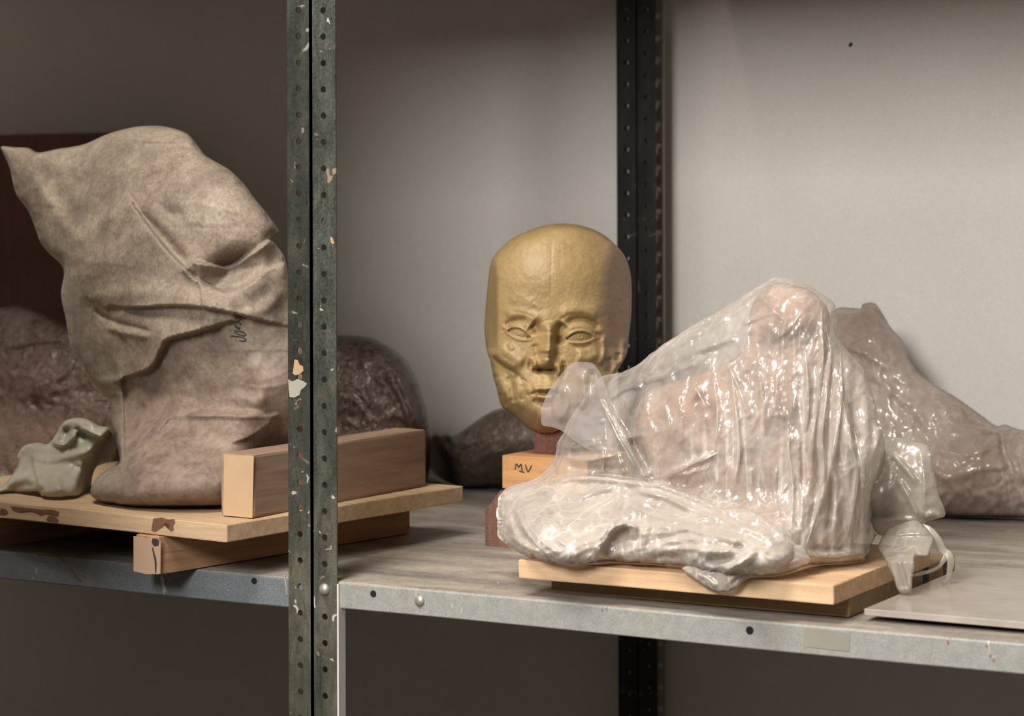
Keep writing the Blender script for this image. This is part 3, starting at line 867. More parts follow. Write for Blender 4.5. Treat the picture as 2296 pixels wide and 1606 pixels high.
for pts, w in (([(517, 753), (535, 755), (547, 758), (550.5, 762), (545, 765), (536, 764)], .0006), ([(525, 745), (535, 750), (547, 753), (550.5, 750.5), (545, 745), (538, 743), (530, 743), (524, 741)], .0006),
               ([(526, 729), (532, 734), (537, 735), (533, 737), (528, 733)], .0008), ([(534, 719), (537, 724), (540, 728)], .0007), ([(524, 703.5), (535, 709), (547, 714.5), (552, 713)], .0006), ([(527, 712), (535, 714), (543, 718)], .0005)):
    P = on_surface(sampL, smooth_line(pts, 1.5), .0012)
    ribbon('handwriting', P, w, INK2, BUST, .4, 6)

# milky bag crumpled beside its foot
OUT_P = [(-46, 1094), (-20, 1092), (6, 1088), (26, 1067), (41, 1040), (37, 1026), (53, 1001), (85, 993), (108, 996), (126, 973), (143, 947), (164, 938), (187, 938), (205, 945), (222, 955), (244, 960),
         (258, 985), (262, 1010), (243, 1026), (240, 1037), (217, 1047), (207, 1070), (200, 1106), (164, 1115), (128, 1118), (97, 1116), (85, 1104), (50, 1104), (0, 1106), (-46, 1108)]
S_P = [('s', 40, .016, [(262, 1008), (235, 990), (205, 978), (180, 968), (170, 985), (150, 1003), (128, 1004), (108, 996)], .6), ('r', 9, -.012, [(150, 955), (148, 980), (138, 1000)]), ('r', 8, -.010, [(172, 955), (178, 972), (196, 982)]),
       ('r', 9, .007, [(126, 978), (146, 950), (187, 940), (222, 962)]), ('s', 30, .012, [(70, 1010), (70, 1040), (78, 1070), (90, 1108)][::-1], .6), ('r', 10, .006, [(60, 1020), (110, 1032), (170, 1020), (230, 1006)]),
       ('r', 9, .005, [(150, 1050), (130, 1080), (140, 1110)]), ('r', 9, -.005, [(175, 1040), (160, 1070)]), ('r', 8, .006, [(10, 1090), (40, 1075), (75, 1068)]), ('r', 8, -.006, [(20, 1098), (60, 1090), (80, 1092)])]
PB, _ = relief('crumpled_bag', OUT_P, PALEBAG, ZT, .085, .035, .02, sp=4.5, strokes=S_P, noise=lambda u, v: .0012 * crinkle(u / 45, v / 45, 31, 2), blend=90, power=.8)
tag(PB, 'small milky greenish plastic bag crumpled on the pine board beside the veiled bust', 'plastic bag')

# ------------------------------------------------------------------ dark bundles at the back of the shelf
def n_wrap(s, a=.0035, f=70.0):
    return lambda u, v: a * crinkle(u / f, v / (f * 1.2), s, 3) + .0012 * fbm(u / 16, v / 20, s + 5, 2)
OUT_B1 = [(-120, 760), (-70, 705), (0, 690), (40, 684), (80, 694), (120, 714), (150, 730), (205, 752), (270, 800), (310, 880), (320, 980), (300, 1060), (260, 1098), (60, 1104), (-120, 1104), (-150, 900)]
S_B1 = [('r', 8, .006, [(30, 880), (60, 900), (95, 960), (130, 1010)]), ('r', 6, .005, [(70, 880), (110, 925), (160, 950)]), ('r', 7, .006, [(0, 920), (20, 980), (40, 1010)]), ('r', 8, -.006, [(70, 900), (100, 950), (120, 990)]),
        ('r', 6, .005, [(80, 895), (150, 905), (220, 940)]), ('r', 6, .004, [(130, 860), (160, 890), (190, 930)]), ('r', 10, .005, [(0, 780), (60, 770), (150, 760)]), ('r', 7, -.005, [(20, 790), (90, 775), (160, 772)]),
        ('r', 6, .004, [(40, 850), (60, 840), (110, 850), (150, 800)]), ('r', 6, .005, [(120, 860), (150, 830), (170, 800)]), ('r', 7, .006, [(-20, 1010), (10, 1050), (30, 1080)])]
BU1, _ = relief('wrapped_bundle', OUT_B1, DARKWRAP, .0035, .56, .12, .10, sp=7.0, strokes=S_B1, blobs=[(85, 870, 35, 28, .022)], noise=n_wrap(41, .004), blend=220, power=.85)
tag(BU1, 'large dim brown plastic-wrapped lump behind the milky bag, in front of the red panel', 'wrapped sculpture', 'plastic-wrapped lumps at the back of the shelf')
OUT_B2 = [(600, 1118), (590, 950), (604, 850), (640, 786), (700, 758), (770, 752), (830, 757), (868, 774), (905, 802), (930, 842), (948, 892), (960, 940), (964, 1000), (960, 1070), (930, 1118), (780, 1124)]
S_B2 = [('r', 6, .005, [(870, 800), (900, 860), (920, 920), (945, 965)]), ('r', 5, .005, [(880, 830), (915, 895), (935, 960)]), ('r', 6, -.005, [(860, 820), (895, 880), (915, 940)]), ('r', 6, .004, [(820, 830), (870, 870), (900, 920), (915, 970)]),
        ('r', 9, .004, [(760, 815), (820, 810), (870, 790)]), ('r', 6, .004, [(760, 890), (800, 900), (830, 950)])]
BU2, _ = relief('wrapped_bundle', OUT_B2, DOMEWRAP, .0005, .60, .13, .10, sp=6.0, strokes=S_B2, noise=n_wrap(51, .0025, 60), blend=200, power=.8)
tag(BU2, 'dome-shaped dark brown wrapped lump directly behind the squared timber block', 'wrapped sculpture', 'plastic-wrapped lumps at the back of the shelf')
OUT_B3 = [(948, 1040), (954, 1000), (964, 984), (978, 972), (992, 975), (1006, 970), (1018, 977), (1048, 958), (1086, 932), (1115, 918), (1150, 914), (1200, 922), (1270, 950), (1330, 1000), (1350, 1060), (1300, 1092), (1200, 1094), (1123, 1090), (1048, 1094), (1010, 1084), (985, 1072), (962, 1050)]
S_B3 = [('r', 6, .005, [(970, 990), (990, 1030), (1020, 1060)]), ('r', 5, .006, [(985, 980), (1000, 1010), (1012, 1040)]), ('r', 7, -.007, [(1000, 985), (1015, 1005), (1012, 1020)]), ('r', 6, .004, [(1030, 1000), (1080, 985), (1120, 960)]), ('r', 8, .004, [(1050, 1050), (1090, 1020), (1130, 1010)])]
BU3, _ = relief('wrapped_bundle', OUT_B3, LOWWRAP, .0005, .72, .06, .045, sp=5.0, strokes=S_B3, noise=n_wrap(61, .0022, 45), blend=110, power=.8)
tag(BU3, 'low grey-brown plastic-wrapped heap at the back behind the ochre head', 'wrapped sculpture', 'plastic-wrapped lumps at the back of the shelf')
OUT_B4 = [(1840, 1140), (1830, 900), (1850, 720), (1876, 692), (1905, 690), (1930, 692), (1934, 682), (1961, 680), (1980, 705), (1997, 734), (2026, 768), (2038, 805), (2063, 839), (2105, 868), (2147, 893), (2193, 926), (2234, 955), (2253, 952),
          (2276, 960), (2330, 976), (2400, 1010), (2440, 1080), (2430, 1166), (2296, 1162), (2200, 1160), (2120, 1158), (2000, 1152)]
S_B4 = [('r', 8, .006, [(1890, 760), (1950, 800), (2010, 830), (2060, 850)]), ('r', 5, .006, [(1900, 780), (1930, 790), (1960, 786)]), ('r', 6, .005, [(2000, 840), (2030, 860), (2050, 855)]), ('r', 8, .006, [(1950, 830), (2000, 880), (2060, 930), (2080, 990)]),
        ('s', 30, .010, [(1934, 684), (1936, 720), (1950, 745), (2000, 760)], .3), ('r', 9, .006, [(2080, 1000), (2150, 1020), (2200, 1010), (2254, 980)]), ('r', 6, .008, [(2256, 955), (2262, 1010), (2285, 1060), (2300, 1090)]), ('r', 8, -.008, [(2246, 965), (2252, 1015), (2272, 1060)]),
        ('r', 10, .005, [(2090, 1050), (2130, 1070), (2200, 1050), (2290, 1040)]), ('r', 12, -.006, [(1990, 880), (2060, 960), (2100, 1010)]), ('r', 7, .005, [(2010, 900), (2050, 905), (2080, 890)])]
BU4, _ = relief('wrapped_bundle', OUT_B4, REARWRAP, .0005, .80, .075, .03, sp=6.0, strokes=S_B4, blobs=[(2180, 1040, 110, 70, .02), (1960, 800, 70, 60, .015)], noise=n_wrap(71, .0034, 55), blend=200, power=.8)
tag(BU4, 'pinkish-brown lump in shiny plastic film against the wall behind the clear-bagged figure', 'wrapped sculpture', 'plastic-wrapped lumps at the back of the shelf')

# ------------------------------------------------------------------ the clay figure on the pale board and the clear bag thrown over it
ZP = .0186 + .0178 + .0004
OUT_C = [(1440, 1150), (1436, 1060), (1420, 1000), (1424, 930), (1452, 880), (1530, 850), (1600, 824), (1650, 800), (1676, 760), (1680, 710), (1694, 668), (1722, 642), (1760, 634), (1806, 646), (1846, 676), (1862, 716), (1860, 760), (1866, 820),
         (1896, 880), (1920, 950), (1936, 1010), (1944, 1080), (1936, 1150), (1920, 1220), (1840, 1250), (1700, 1262), (1560, 1250), (1480, 1220)]
S_C = [('r', 16, -.020, [(1690, 770), (1740, 776), (1790, 760), (1850, 740)]), ('r', 18, -.016, [(1560, 880), (1590, 930), (1600, 990)]), ('r', 10, -.016, [(1700, 1000), (1740, 975), (1770, 950), (1800, 900)]), ('r', 14, -.018, [(1640, 1040), (1690, 1022), (1740, 1010)]),
       ('r', 20, .012, [(1700, 800), (1720, 880), (1730, 960)]), ('r', 22, .012, [(1500, 940), (1560, 1000), (1640, 1010)]), ('r', 20, -.014, [(1560, 1110), (1620, 1130), (1690, 1130)]), ('r', 22, .012, [(1850, 900), (1880, 1000), (1890, 1120)])]
FIG, _ = relief('clay_figure', OUT_C, CLAY, ZP, .135, .055, .055, sp=6.0, strokes=S_C, blobs=[(1775, 705, 70, 66, .022), (1530, 930, 80, 60, .014), (1760, 860, 80, 70, .012)], noise=lambda u, v: .002 * fbm(u / 40, v / 40, 81, 3), blend=190, power=.8)
tag(FIG, 'pinkish clay figure with a rounded head, standing on the pale board inside the clear bag', 'sculpture')

OUT_R = [(1262, 975), (1270, 956), (1280, 936), (1300, 905), (1322, 872), (1348, 845), (1385, 837), (1407, 830), (1432, 815), (1485, 774), (1547, 734), (1609, 700), (1665, 664), (1700, 643), (1714, 634), (1728, 626), (1746, 622), (1775, 626), (1817, 642), (1850, 664), (1871, 682), (1876, 714), (1884, 764), (1909, 797),
         (1934, 826), (1951, 868), (1963, 905), (1967, 943), (1980, 976), (1986, 1018), (1980, 1056), (1960, 1088), (1953, 1135), (1961, 1185), (1960, 1222), (1968, 1236), (1966, 1250), (1940, 1257), (1912, 1260), (1877, 1265), (1840, 1264), (1809, 1267), (1775, 1282), (1742, 1291), (1700, 1293),
         (1657, 1292), (1600, 1284), (1550, 1276), (1521, 1266), (1471, 1266), (1434, 1262), (1400, 1262), (1356, 1259), (1320, 1264), (1278, 1267), (1234, 1260), (1185, 1248), (1147, 1228), (1121, 1200), (1117, 1168), (1119, 1124), (1128, 1100), (1153, 1088), (1191, 1078), (1222, 1059), (1239, 1034), (1247, 1012), (1249, 994)]
LOWLINE = [(1130, 1102), (1190, 1084), (1234, 1082), (1278, 1067), (1340, 1068), (1396, 1073), (1449, 1081), (1480, 1084), (1527, 1100), (1574, 1118), (1621, 1140), (1683, 1143), (1714, 1162), (1754, 1193), (1790, 1225)]
S_R = [
    ('r', 6, .0065, [(1842, 697), (1842, 747), (1846, 789), (1838, 851), (1834, 905), (1825, 964), (1819, 1022), (1825, 1072), (1840, 1101)]),
    ('r', 6, .0065, [(1851, 747), (1863, 789), (1855, 851), (1850, 914), (1842, 997), (1850, 1039), (1842, 1101), (1821, 1185)]),
    ('r', 7, .007, [(1884, 800), (1886, 893), (1880, 955), (1867, 1022), (1850, 1097), (1813, 1206)]),
    ('r', 7, .007, [(1896, 947), (1909, 997), (1921, 1047), (1919, 1101), (1909, 1164), (1896, 1210)]),
    ('r', 7, .006, [(1921, 1018), (1938, 1068), (1953, 1131), (1946, 1185)]),
    ('r', 5, .0045, [(1805, 797), (1811, 851), (1813, 914), (1805, 976)]), ('r', 5, .0045, [(1767, 955), (1769, 1018), (1778, 1081), (1775, 1189)]),
    ('r', 5, .005, [(1790, 960), (1792, 1060), (1798, 1140), (1790, 1210)]), ('r', 6, -.006, [(1832, 1000), (1834, 1080), (1826, 1140), (1808, 1200)]), ('r', 7, -.007, [(1868, 1060), (1862, 1140), (1850, 1200)]), ('r', 7, -.007, [(1905, 900), (1915, 950), (1930, 1000)]),
    ('k', 5, .006, [(1625, 805), (1650, 855), (1667, 897), (1684, 947)]), ('k', 5, .005, [(1554, 864), (1575, 897), (1584, 922)]), ('r', 5, .005, [(1642, 847), (1650, 914), (1659, 997), (1656, 1040), (1650, 1072), (1646, 1101)]),
    ('r', 9, .011, [(1338, 850), (1347, 882), (1360, 918), (1385, 958), (1407, 999), (1432, 1045), (1444, 1070)], .5), ('k', 4, .004, [(1344, 850), (1352, 880), (1366, 916), (1391, 956), (1413, 997)]),
    ('r', 7, .008, [(1485, 1067), (1520, 1055), (1547, 1042), (1606, 1017)]), ('r', 5, .005, [(1480, 1072), (1540, 1062), (1600, 1044)]), ('r', 12, -.008, [(1460, 1060), (1436, 1020), (1416, 980)]), ('r', 14, -.006, [(1500, 1085), (1560, 1090), (1610, 1080)]),
    ('r', 9, .006, [(1407, 838), (1470, 800), (1540, 760), (1620, 716), (1700, 664), (1746, 640)]), ('r', 10, -.004, [(1440, 842), (1500, 830), (1570, 800), (1640, 780)]), ('r', 8, .005, [(1400, 858), (1470, 848), (1540, 820), (1600, 800)]),
    ('r', 7, .005, [(1360, 900), (1400, 872), (1450, 866)]), ('r', 6, .004, [(1560, 790), (1610, 770), (1660, 756)]), ('r', 6, .004, [(1700, 660), (1730, 690), (1760, 720)]), ('r', 5, .004, [(1660, 730), (1700, 712), (1740, 700)]),
    ('r', 6, .005, [(1280, 960), (1300, 985), (1340, 985)]), ('r', 6, .005, [(1256, 1000), (1300, 1004), (1350, 990)]), ('r', 6, .005, [(1262, 1030), (1320, 1032), (1380, 1020)]), ('r', 7, -.006, [(1270, 1048), (1330, 1050), (1400, 1052)]),
    ('r', 6, .005, [(1348, 1000), (1352, 1030), (1350, 1064)]), ('r', 6, .004, [(1380, 1010), (1390, 1040), (1400, 1070)]), ('r', 5, .004, [(1300, 940), (1330, 950), (1360, 940)]),
    ('k', 4, .004, [(1460, 870), (1450, 920), (1470, 980)]), ('k', 4, .004, [(1520, 880), (1530, 950), (1520, 1010)]), ('k', 4, .004, [(1700, 830), (1712, 900), (1716, 970)]), ('k', 4, .004, [(1740, 830), (1745, 900), (1760, 950)]),
    ('k', 4, .004, [(1600, 850), (1610, 930), (1606, 1000)]), ('k', 4, .003, [(1490, 900), (1500, 960), (1480, 1020)]), ('k', 4, .004, [(1680, 1040), (1690, 1100), (1720, 1150)]), ('k', 4, .004, [(1740, 1040), (1738, 1110), (1750, 1170)]),
    # the bunched skirt lying in front
    ('s', 60, .010, LOWLINE, .5), ('r', 5, .005, [(x, y + 6) for x, y in LOWLINE]),
    ('s', 36, .020, [(1330, 1250), (1340, 1222), (1356, 1198), (1372, 1180), (1392, 1168), (1420, 1172), (1450, 1180)], .4), ('r', 8, .006, [(1322, 1240), (1332, 1212), (1350, 1188), (1370, 1170), (1386, 1140), (1400, 1110)]),
    ('r', 14, -.012, [(1346, 1246), (1362, 1220), (1384, 1196), (1420, 1196)]), ('r', 6, .005, [(1165, 1150), (1180, 1190), (1215, 1230), (1250, 1252)]), ('r', 6, .005, [(1140, 1200), (1180, 1225), (1230, 1240)]), ('r', 7, -.006, [(1150, 1150), (1165, 1195), (1200, 1228)]),
    ('r', 5, .004, [(1200, 1140), (1230, 1190), (1280, 1235)]), ('r', 5, .004, [(1220, 1110), (1280, 1120), (1330, 1110)]), ('r', 6, .005, [(1420, 1100), (1480, 1110), (1560, 1150)]), ('r', 6, .005, [(1400, 1140), (1480, 1160), (1580, 1180)]),
    ('r', 7, .006, [(1470, 1220), (1540, 1210), (1600, 1215), (1680, 1225)]), ('r', 8, -.010, [(1580, 1258), (1620, 1256), (1650, 1248)]), ('r', 7, -.007, [(1600, 1215), (1640, 1222), (1670, 1232)]), ('r', 7, .006, [(1640, 1180), (1700, 1195), (1740, 1218)]),
    ('r', 8, -.006, [(1460, 1250), (1500, 1250), (1530, 1254)]), ('r', 6, .005, [(1560, 1240), (1640, 1236), (1730, 1240)]), ('r', 8, .008, [(1700, 1240), (1660, 1262), (1620, 1284)]), ('r', 6, -.006, [(1810, 1225), (1850, 1232), (1900, 1232)]),
    ('r', 6, .006, [(1800, 1240), (1850, 1246), (1900, 1240), (1950, 1240)]),
]
B_R = [(1230, 1165, 90, 70, .010), (1500, 1170, 120, 50, .006), (1630, 1210, 120, 45, .006), (1775, 710, 80, 80, .014), (1385, 1225, 36, 26, -.010), (1500, 930, 100, 70, .006), (1700, 1262, 90, 22, .008), (1850, 1246, 90, 14, .006)]
def n_right(u, v):
    low = np.clip((v - np.interp(u, [p[0] for p in LOWLINE], [p[1] for p in LOWLINE])) / 20, 0, 1)
    up = .0016 * crinkle(u / 60 + v / 160, v / 120, 7, 3)
    dn = .0020 * crinkle(u / 110, v / 55 + u / 200, 17, 2)
    pleat = .0022 * np.sin((u - 1800) / 5.2 + 2.0 * perlin(u / 60, v / 160, 3)) * np.clip((u - 1760) / 60, 0, 1) * np.clip((v - 760) / 120, 0, 1) * (1 - low)
    return up * (1 - low) + dn * low + pleat + .0006 * fbm(u / 12, v / 16, 27, 2)
# the bag is one film: upper drape and bunched skirt share the outline, split along the skirt's top edge
bag = empty('clear_plastic_bag', PZ(1560, 1270, ZP)); tag(bag, 'big clear plastic bag draped over the clay figure, skirt bunched on the board', 'plastic bag')
CLR = [(1775, 700, 84, 66, .95), (1576, 905, 46, 64, .7), (1750, 880, 60, 110, .55), (1480, 930, 70, 60, .35), (1690, 1110, 70, 60, .6), (1560, 1105, 70, 26, .6), (1450, 1000, 50, 40, .3), (1900, 1180, 40, 40, .5), (1400, 850, 40, 24, .3)]
BAGO, sampR = relief('draped_film', OUT_R, CLEAR, ZP, .13, .085, .075, sp=4.0, tint=lambda u, v: np.clip(blob_field(np.c_[u, v], CLR), 0, 1), strokes=S_R, blobs=B_R, noise=n_right, blend=200, power=.75, parent=bag, back_mat=FBACK, jitter=1.4, smooth_outline=True, clamp=ZP)
# bunched skirt: thicker, whiter layers over the lower front
LOW = [(p[0], p[1] + 2) for p in LOWLINE]
OUT_SK = LOW + [(1812, 1242), (1840, 1250), (1880, 1252), (1930, 1246), (1962, 1240), (1964, 1250), (1912, 1262), (1877, 1266), (1809, 1269), (1775, 1284), (1742, 1293), (1700, 1295), (1657, 1294), (1600, 1286), (1550, 1277), (1521, 1268), (1471, 1268), (1434, 1264), (1400, 1263),
         (1356, 1261), (1320, 1266), (1278, 1269), (1234, 1262), (1185, 1250), (1147, 1230), (1119, 1202), (1115, 1168), (1117, 1124)]
def d_skirt(u, v):
    V, d = sampR
    out = np.empty(len(u))
    for a in range(0, len(u), 400):
        k = ((V[None, :, 0] - u[a:a + 400, None]) ** 2 + (V[None, :, 1] - v[a:a + 400, None]) ** 2).argmin(1)
        out[a:a + 400] = d[k]
    return out - .0030
SK, _ = relief('bunched_skirt', OUT_SK, PILE, ZP, 0, 0, 0, sp=4.5, closed=False, noise=lambda u, v: .0016 * crinkle(u / 90, v / 46 + u / 160, 37, 2), parent=bag, back_mat=FBACK, jitter=2.5, depth_fn=d_skirt, clamp=ZP,
               strokes=[('r', 8, .008, [(1330, 1244), (1342, 1212), (1362, 1184), (1392, 1160)]), ('r', 14, -.016, [(1352, 1250), (1372, 1218), (1404, 1196), (1440, 1204)]), ('r', 8, .007, [(1700, 1226), (1660, 1262), (1620, 1290)]), ('r', 9, -.012, [(1590, 1258), (1630, 1252), (1656, 1240)]),
                        ('s', 26, .010, [(1322, 1256), (1332, 1222), (1350, 1192), (1376, 1164), (1400, 1140), (1412, 1112)], .3), ('r', 6, -.006, [(1150, 1140), (1162, 1184), (1196, 1222), (1236, 1244)]), ('r', 5, .006, [(1172, 1130), (1186, 1176), (1220, 1218), (1262, 1244)]), ('k', 5, -.005, [(1210, 1110), (1240, 1160), (1290, 1210)]),
                        ('r', 6, .006, [(1196, 1100), (1260, 1112), (1330, 1104), (1390, 1090)]), ('r', 6, .006, [(1420, 1104), (1490, 1116), (1570, 1150), (1640, 1170)]), ('k', 5, -.005, [(1420, 1130), (1500, 1150), (1580, 1176), (1660, 1192)]), ('r', 6, .006, [(1440, 1180), (1520, 1184), (1600, 1200), (1690, 1220)]),
                        ('k', 5, -.006, [(1450, 1214), (1530, 1208), (1610, 1218), (1690, 1234)]), ('r', 6, .005, [(1470, 1236), (1540, 1230), (1620, 1236)]), ('k', 5, -.005, [(1640, 1160), (1700, 1186), (1750, 1216)]), ('r', 6, -.006, [(1790, 1240), (1840, 1246), (1890, 1242)])])
# a loose end of the skirt hanging over the board's front edge
OUT_SC = [(1796, 1222), (1812, 1240), (1814, 1262), (1776, 1276), (1736, 1284), (1696, 1290), (1668, 1304), (1648, 1320), (1621, 1328), (1592, 1322), (1562, 1302), (1528, 1278), (1552, 1268), (1588, 1276), (1626, 1270), (1664, 1250), (1706, 1234), (1750, 1224)]
SCF, _ = relief('loose_end', OUT_SC, PILE, ZP, 0, .008, .002, sp=3.6, parent=bag, back_mat=FBACK, jitter=1.5, clamp=-.1, noise=lambda u, v: .0010 * crinkle(u / 50 + v / 40, v / 60 - u / 90, 87, 2),
                depth_fn=lambda u, v: d_skirt(u, v) * 0 + dY(u, v, np.interp(u, [1520, 1640, 1720, 1812], [-.004, -.006, .004, .03])) - .004,
                strokes=[('r', 6, .005, [(1790, 1234), (1730, 1248), (1680, 1272), (1640, 1300), (1620, 1324)]), ('r', 5, .004, [(1800, 1256), (1740, 1268), (1690, 1284)]), ('r', 6, -.004, [(1780, 1246), (1720, 1260), (1670, 1284), (1632, 1316)]), ('r', 5, .003, [(1560, 1285), (1590, 1300), (1610, 1320)])])
# milky creases where the film is folded double
CREASE = m_film('folded_polythene', .10, .30, (.82, .76, .68, 1), 13.0, .12, .5, (2, 2, .6), .45, 1.2, line=.1)
def fold(pts, w, lift=.0012):
    L = smooth_line(pts, 5.0); P = on_surface(sampR, L, lift); k = np.ones(7) / 7
    for i in range(3): P[3:-3, i] = np.convolve(P[:, i], k, 'valid') if len(P) > 12 else P[3:-3, i]
    P[:, 2] = np.maximum(P[:, 2], ZS + ZP + .0030)
    t = np.linspace(0, 1, len(P)); ww = .62 * w * (np.sin(np.pi * np.clip(t * .94 + .03, 0, 1)) ** .5) * (.8 + .35 * np.sin(t * 17 + pts[0][0]))
    ribbon('film_fold', P, ww, CREASE, bag, .45, 8, .8)
for pts, w in (([(1842, 690), (1842, 747), (1846, 789), (1838, 851), (1834, 905), (1825, 964), (1819, 1022), (1825, 1072), (1840, 1101)], .0030), ([(1851, 730), (1863, 789), (1855, 851), (1850, 914), (1842, 997), (1850, 1039), (1842, 1101), (1821, 1185), (1808, 1220)], .0026),
               ([(1884, 790), (1886, 893), (1880, 955), (1867, 1022), (1850, 1097), (1813, 1206)], .0030), ([(1890, 900), (1909, 997), (1921, 1047), (1919, 1101), (1909, 1164), (1896, 1215)], .0032), ([(1915, 960), (1938, 1068), (1953, 1131), (1946, 1195)], .0024),
               ([(1805, 780), (1811, 851), (1813, 914), (1805, 990)], .0016), ([(1767, 955), (1769, 1018), (1778, 1081), (1775, 1200)], .0015), ([(1625, 800), (1650, 855), (1667, 897), (1684, 955)], .0014), ([(1554, 860), (1575, 897), (1586, 928)], .0013),
               ([(1642, 847), (1650, 914), (1659, 997), (1656, 1040), (1650, 1072), (1646, 1105)], .0018), ([(1336, 842), (1347, 882), (1360, 918), (1385, 958), (1407, 999), (1432, 1045), (1446, 1074)], .0052), ([(1350, 905), (1374, 955), (1398, 1000), (1424, 1048)], .0026),
               ([(1445, 1076), (1485, 1067), (1520, 1055), (1547, 1042), (1610, 1015)], .0030), ([(1240, 1080), (1300, 1064), (1370, 1066), (1440, 1076)], .0022), ([(1430, 822), (1485, 780), (1547, 740), (1609, 706), (1690, 655)], .0016),
               ([(1262, 1028), (1320, 1032), (1380, 1020)], .0018), ([(1280, 962), (1300, 985), (1345, 986)], .0018), ([(1352, 1000), (1354, 1030), (1350, 1062)], .0018), ([(1700, 830), (1712, 900), (1716, 975)], .0012), ([(1600, 850), (1610, 930), (1606, 1000)], .0012),
               ([(1165, 1140), (1180, 1190), (1215, 1232), (1255, 1254)], .0022), ([(1135, 1195), (1175, 1226), (1235, 1246), (1290, 1258)], .0020),
               ([(1196, 1098), (1260, 1110), (1330, 1102), (1392, 1088)], .0020), ([(1172, 1128), (1186, 1176), (1220, 1218), (1262, 1246)], .0022), ([(1322, 1252), (1336, 1216), (1362, 1184), (1396, 1156), (1412, 1112)], .0028), ([(1424, 1102), (1490, 1114), (1570, 1148), (1650, 1172)], .0022),
               ([(1440, 1180), (1520, 1184), (1600, 1200), (1690, 1222)], .0022), ([(1470, 1236), (1540, 1230), (1620, 1236)], .0016), ([(1690, 1160), (1730, 1186), (1770, 1220)], .0018), ([(1795, 1238), (1850, 1248), (1910, 1242), (1950, 1246)], .0024)):
    fold(pts, w)
# thin flap standing up in front of the head
OUT_F = [(1282, 814), (1306, 812), (1329, 815), (1342, 830), (1350, 846), (1362, 880), (1380, 930), (1370, 990), (1330, 1010), (1290, 990), (1262, 968), (1238, 958), (1216, 953), (1213, 930), (1218, 905), (1236, 868), (1256, 842), (1268, 828)]
FL, _ = relief('loose_flap', OUT_F, SHEET, ZP, 0, 0, 0, sp=6.0, closed=False, parent=bag, depth_fn=lambda u, v: dY(u, v, .075 + 0 * u), clamp=-.1,
               strokes=[('r', 9, .006, [(1300, 830), (1310, 870), (1300, 920)]), ('r', 8, -.005, [(1330, 830), (1320, 870)]), ('r', 8, .004, [(1260, 860), (1270, 910), (1250, 950)])], noise=lambda u, v: .0015 * fbm(u / 40, v / 40, 57, 3))
# side gusset and tied handles falling over the right edge of the board
OUT_G = [(1958, 972), (1985, 981), (2019, 982), (2050, 991), (2083, 1003), (2093, 1049), (2104, 1106), (2120, 1153), (2098, 1164), (2074, 1170), (2070, 1182), (2040, 1196), (2000, 1200), (1966, 1196), (1948, 1150), (1944, 1092), (1966, 1060), (1974, 1015)]
S_G = [('k', 5, .005, [(2060, 1000), (2072, 1060), (2072, 1120), (2070, 1170)]), ('r', 6, .005, [(2010, 1070), (2040, 1120), (2064, 1166)]), ('r', 6, .004, [(1990, 1010), (2030, 1050), (2060, 1090)]), ('r', 6, .004, [(1960, 1180), (2010, 1165), (2060, 1168)]), ('s', 20, .008, [(2072, 1168), (2074, 1150), (2090, 1142), (2116, 1154)])]
GU, _ = relief('side_gusset', OUT_G, TAIL, ZP, 0, .022, .018, sp=5.0, strokes=S_G, noise=lambda u, v: .0012 * crinkle(u / 60, v / 60, 67, 2), parent=bag, back_mat=FBACK, depth_fn=lambda u, v: dY(u, v, .215 + 0 * u), clamp=-.1)
OUT_H = [(2052, 1164), (2072, 1180), (2086, 1196), (2093, 1211), (2086, 1232), (2078, 1247), (2052, 1249), (2051, 1270), (2046, 1292), (2043, 1328), (2032, 1333), (2019, 1332), (2010, 1320), (2003, 1298), (1994, 1280), (1982, 1250), (1969, 1230), (1974, 1212), (1990, 1186), (2020, 1174)]
XTAIL = -.760 + 1.355
def d_tail(u, v):
    r = rays(u, v); return (XTAIL - CAM[0]) / r[:, 0]
S_H = [('k', 4, .005, [(2048, 1222), (2046, 1260), (2043, 1328)]), ('r', 5, .004, [(2010, 1240), (2025, 1290), (2036, 1326)]), ('s', 20, .006, [(2092, 1204), (2060, 1202), (2030, 1204), (2000, 1208)], .3), ('r', 6, .004, [(2000, 1196), (2030, 1186), (2060, 1180)]), ('r', 5, .004, [(2010, 1326), (2028, 1322), (2044, 1324)])]
def d_tail2(u, v):
    return dY(u, v, np.interp(v, [1160, 1225, 1260, 1335], [.205, .170, .135, .130]))
HT, _ = relief('tied_tail', OUT_H, TAIL, ZP, 0, .014, .006, sp=3.6, strokes=S_H, noise=lambda u, v: .0008 * fbm(u / 18, v / 40, 77, 3), parent=bag, back_mat=FBACK, depth_fn=d_tail2, clamp=.0114)
def strap(pts, ys, ws):
    L = smooth_line(pts, 3.0); t = np.linspace(0, 1, len(L))
    y = np.interp(t, np.linspace(0, 1, len(ys)), ys)
    P = PY(L[:, 0], L[:, 1], y)
    P[:, 2] = np.maximum(P[:, 2], ZS + .0135)
    w = np.interp(t, np.linspace(0, 1, len(ws)), ws)
    ribbon('handle', P, w, TAIL, bag, .22, 10, .5)
strap([(2068, 1180), (2080, 1184), (2092, 1194), (2104, 1212), (2114, 1234), (2128, 1245), (2132, 1262), (2128, 1288), (2124, 1302), (2112, 1308)], [.2, .2, .205, .205, .205], [.0022, .0026, .0032, .0040, .0040, .0042, .0034, .0028, .0022])
strap([(2122, 1246), (2114, 1260), (2104, 1272), (2086, 1281), (2064, 1287), (2044, 1292)], [.204, .195, .18], [.0030, .0018, .0018, .0020, .0016])
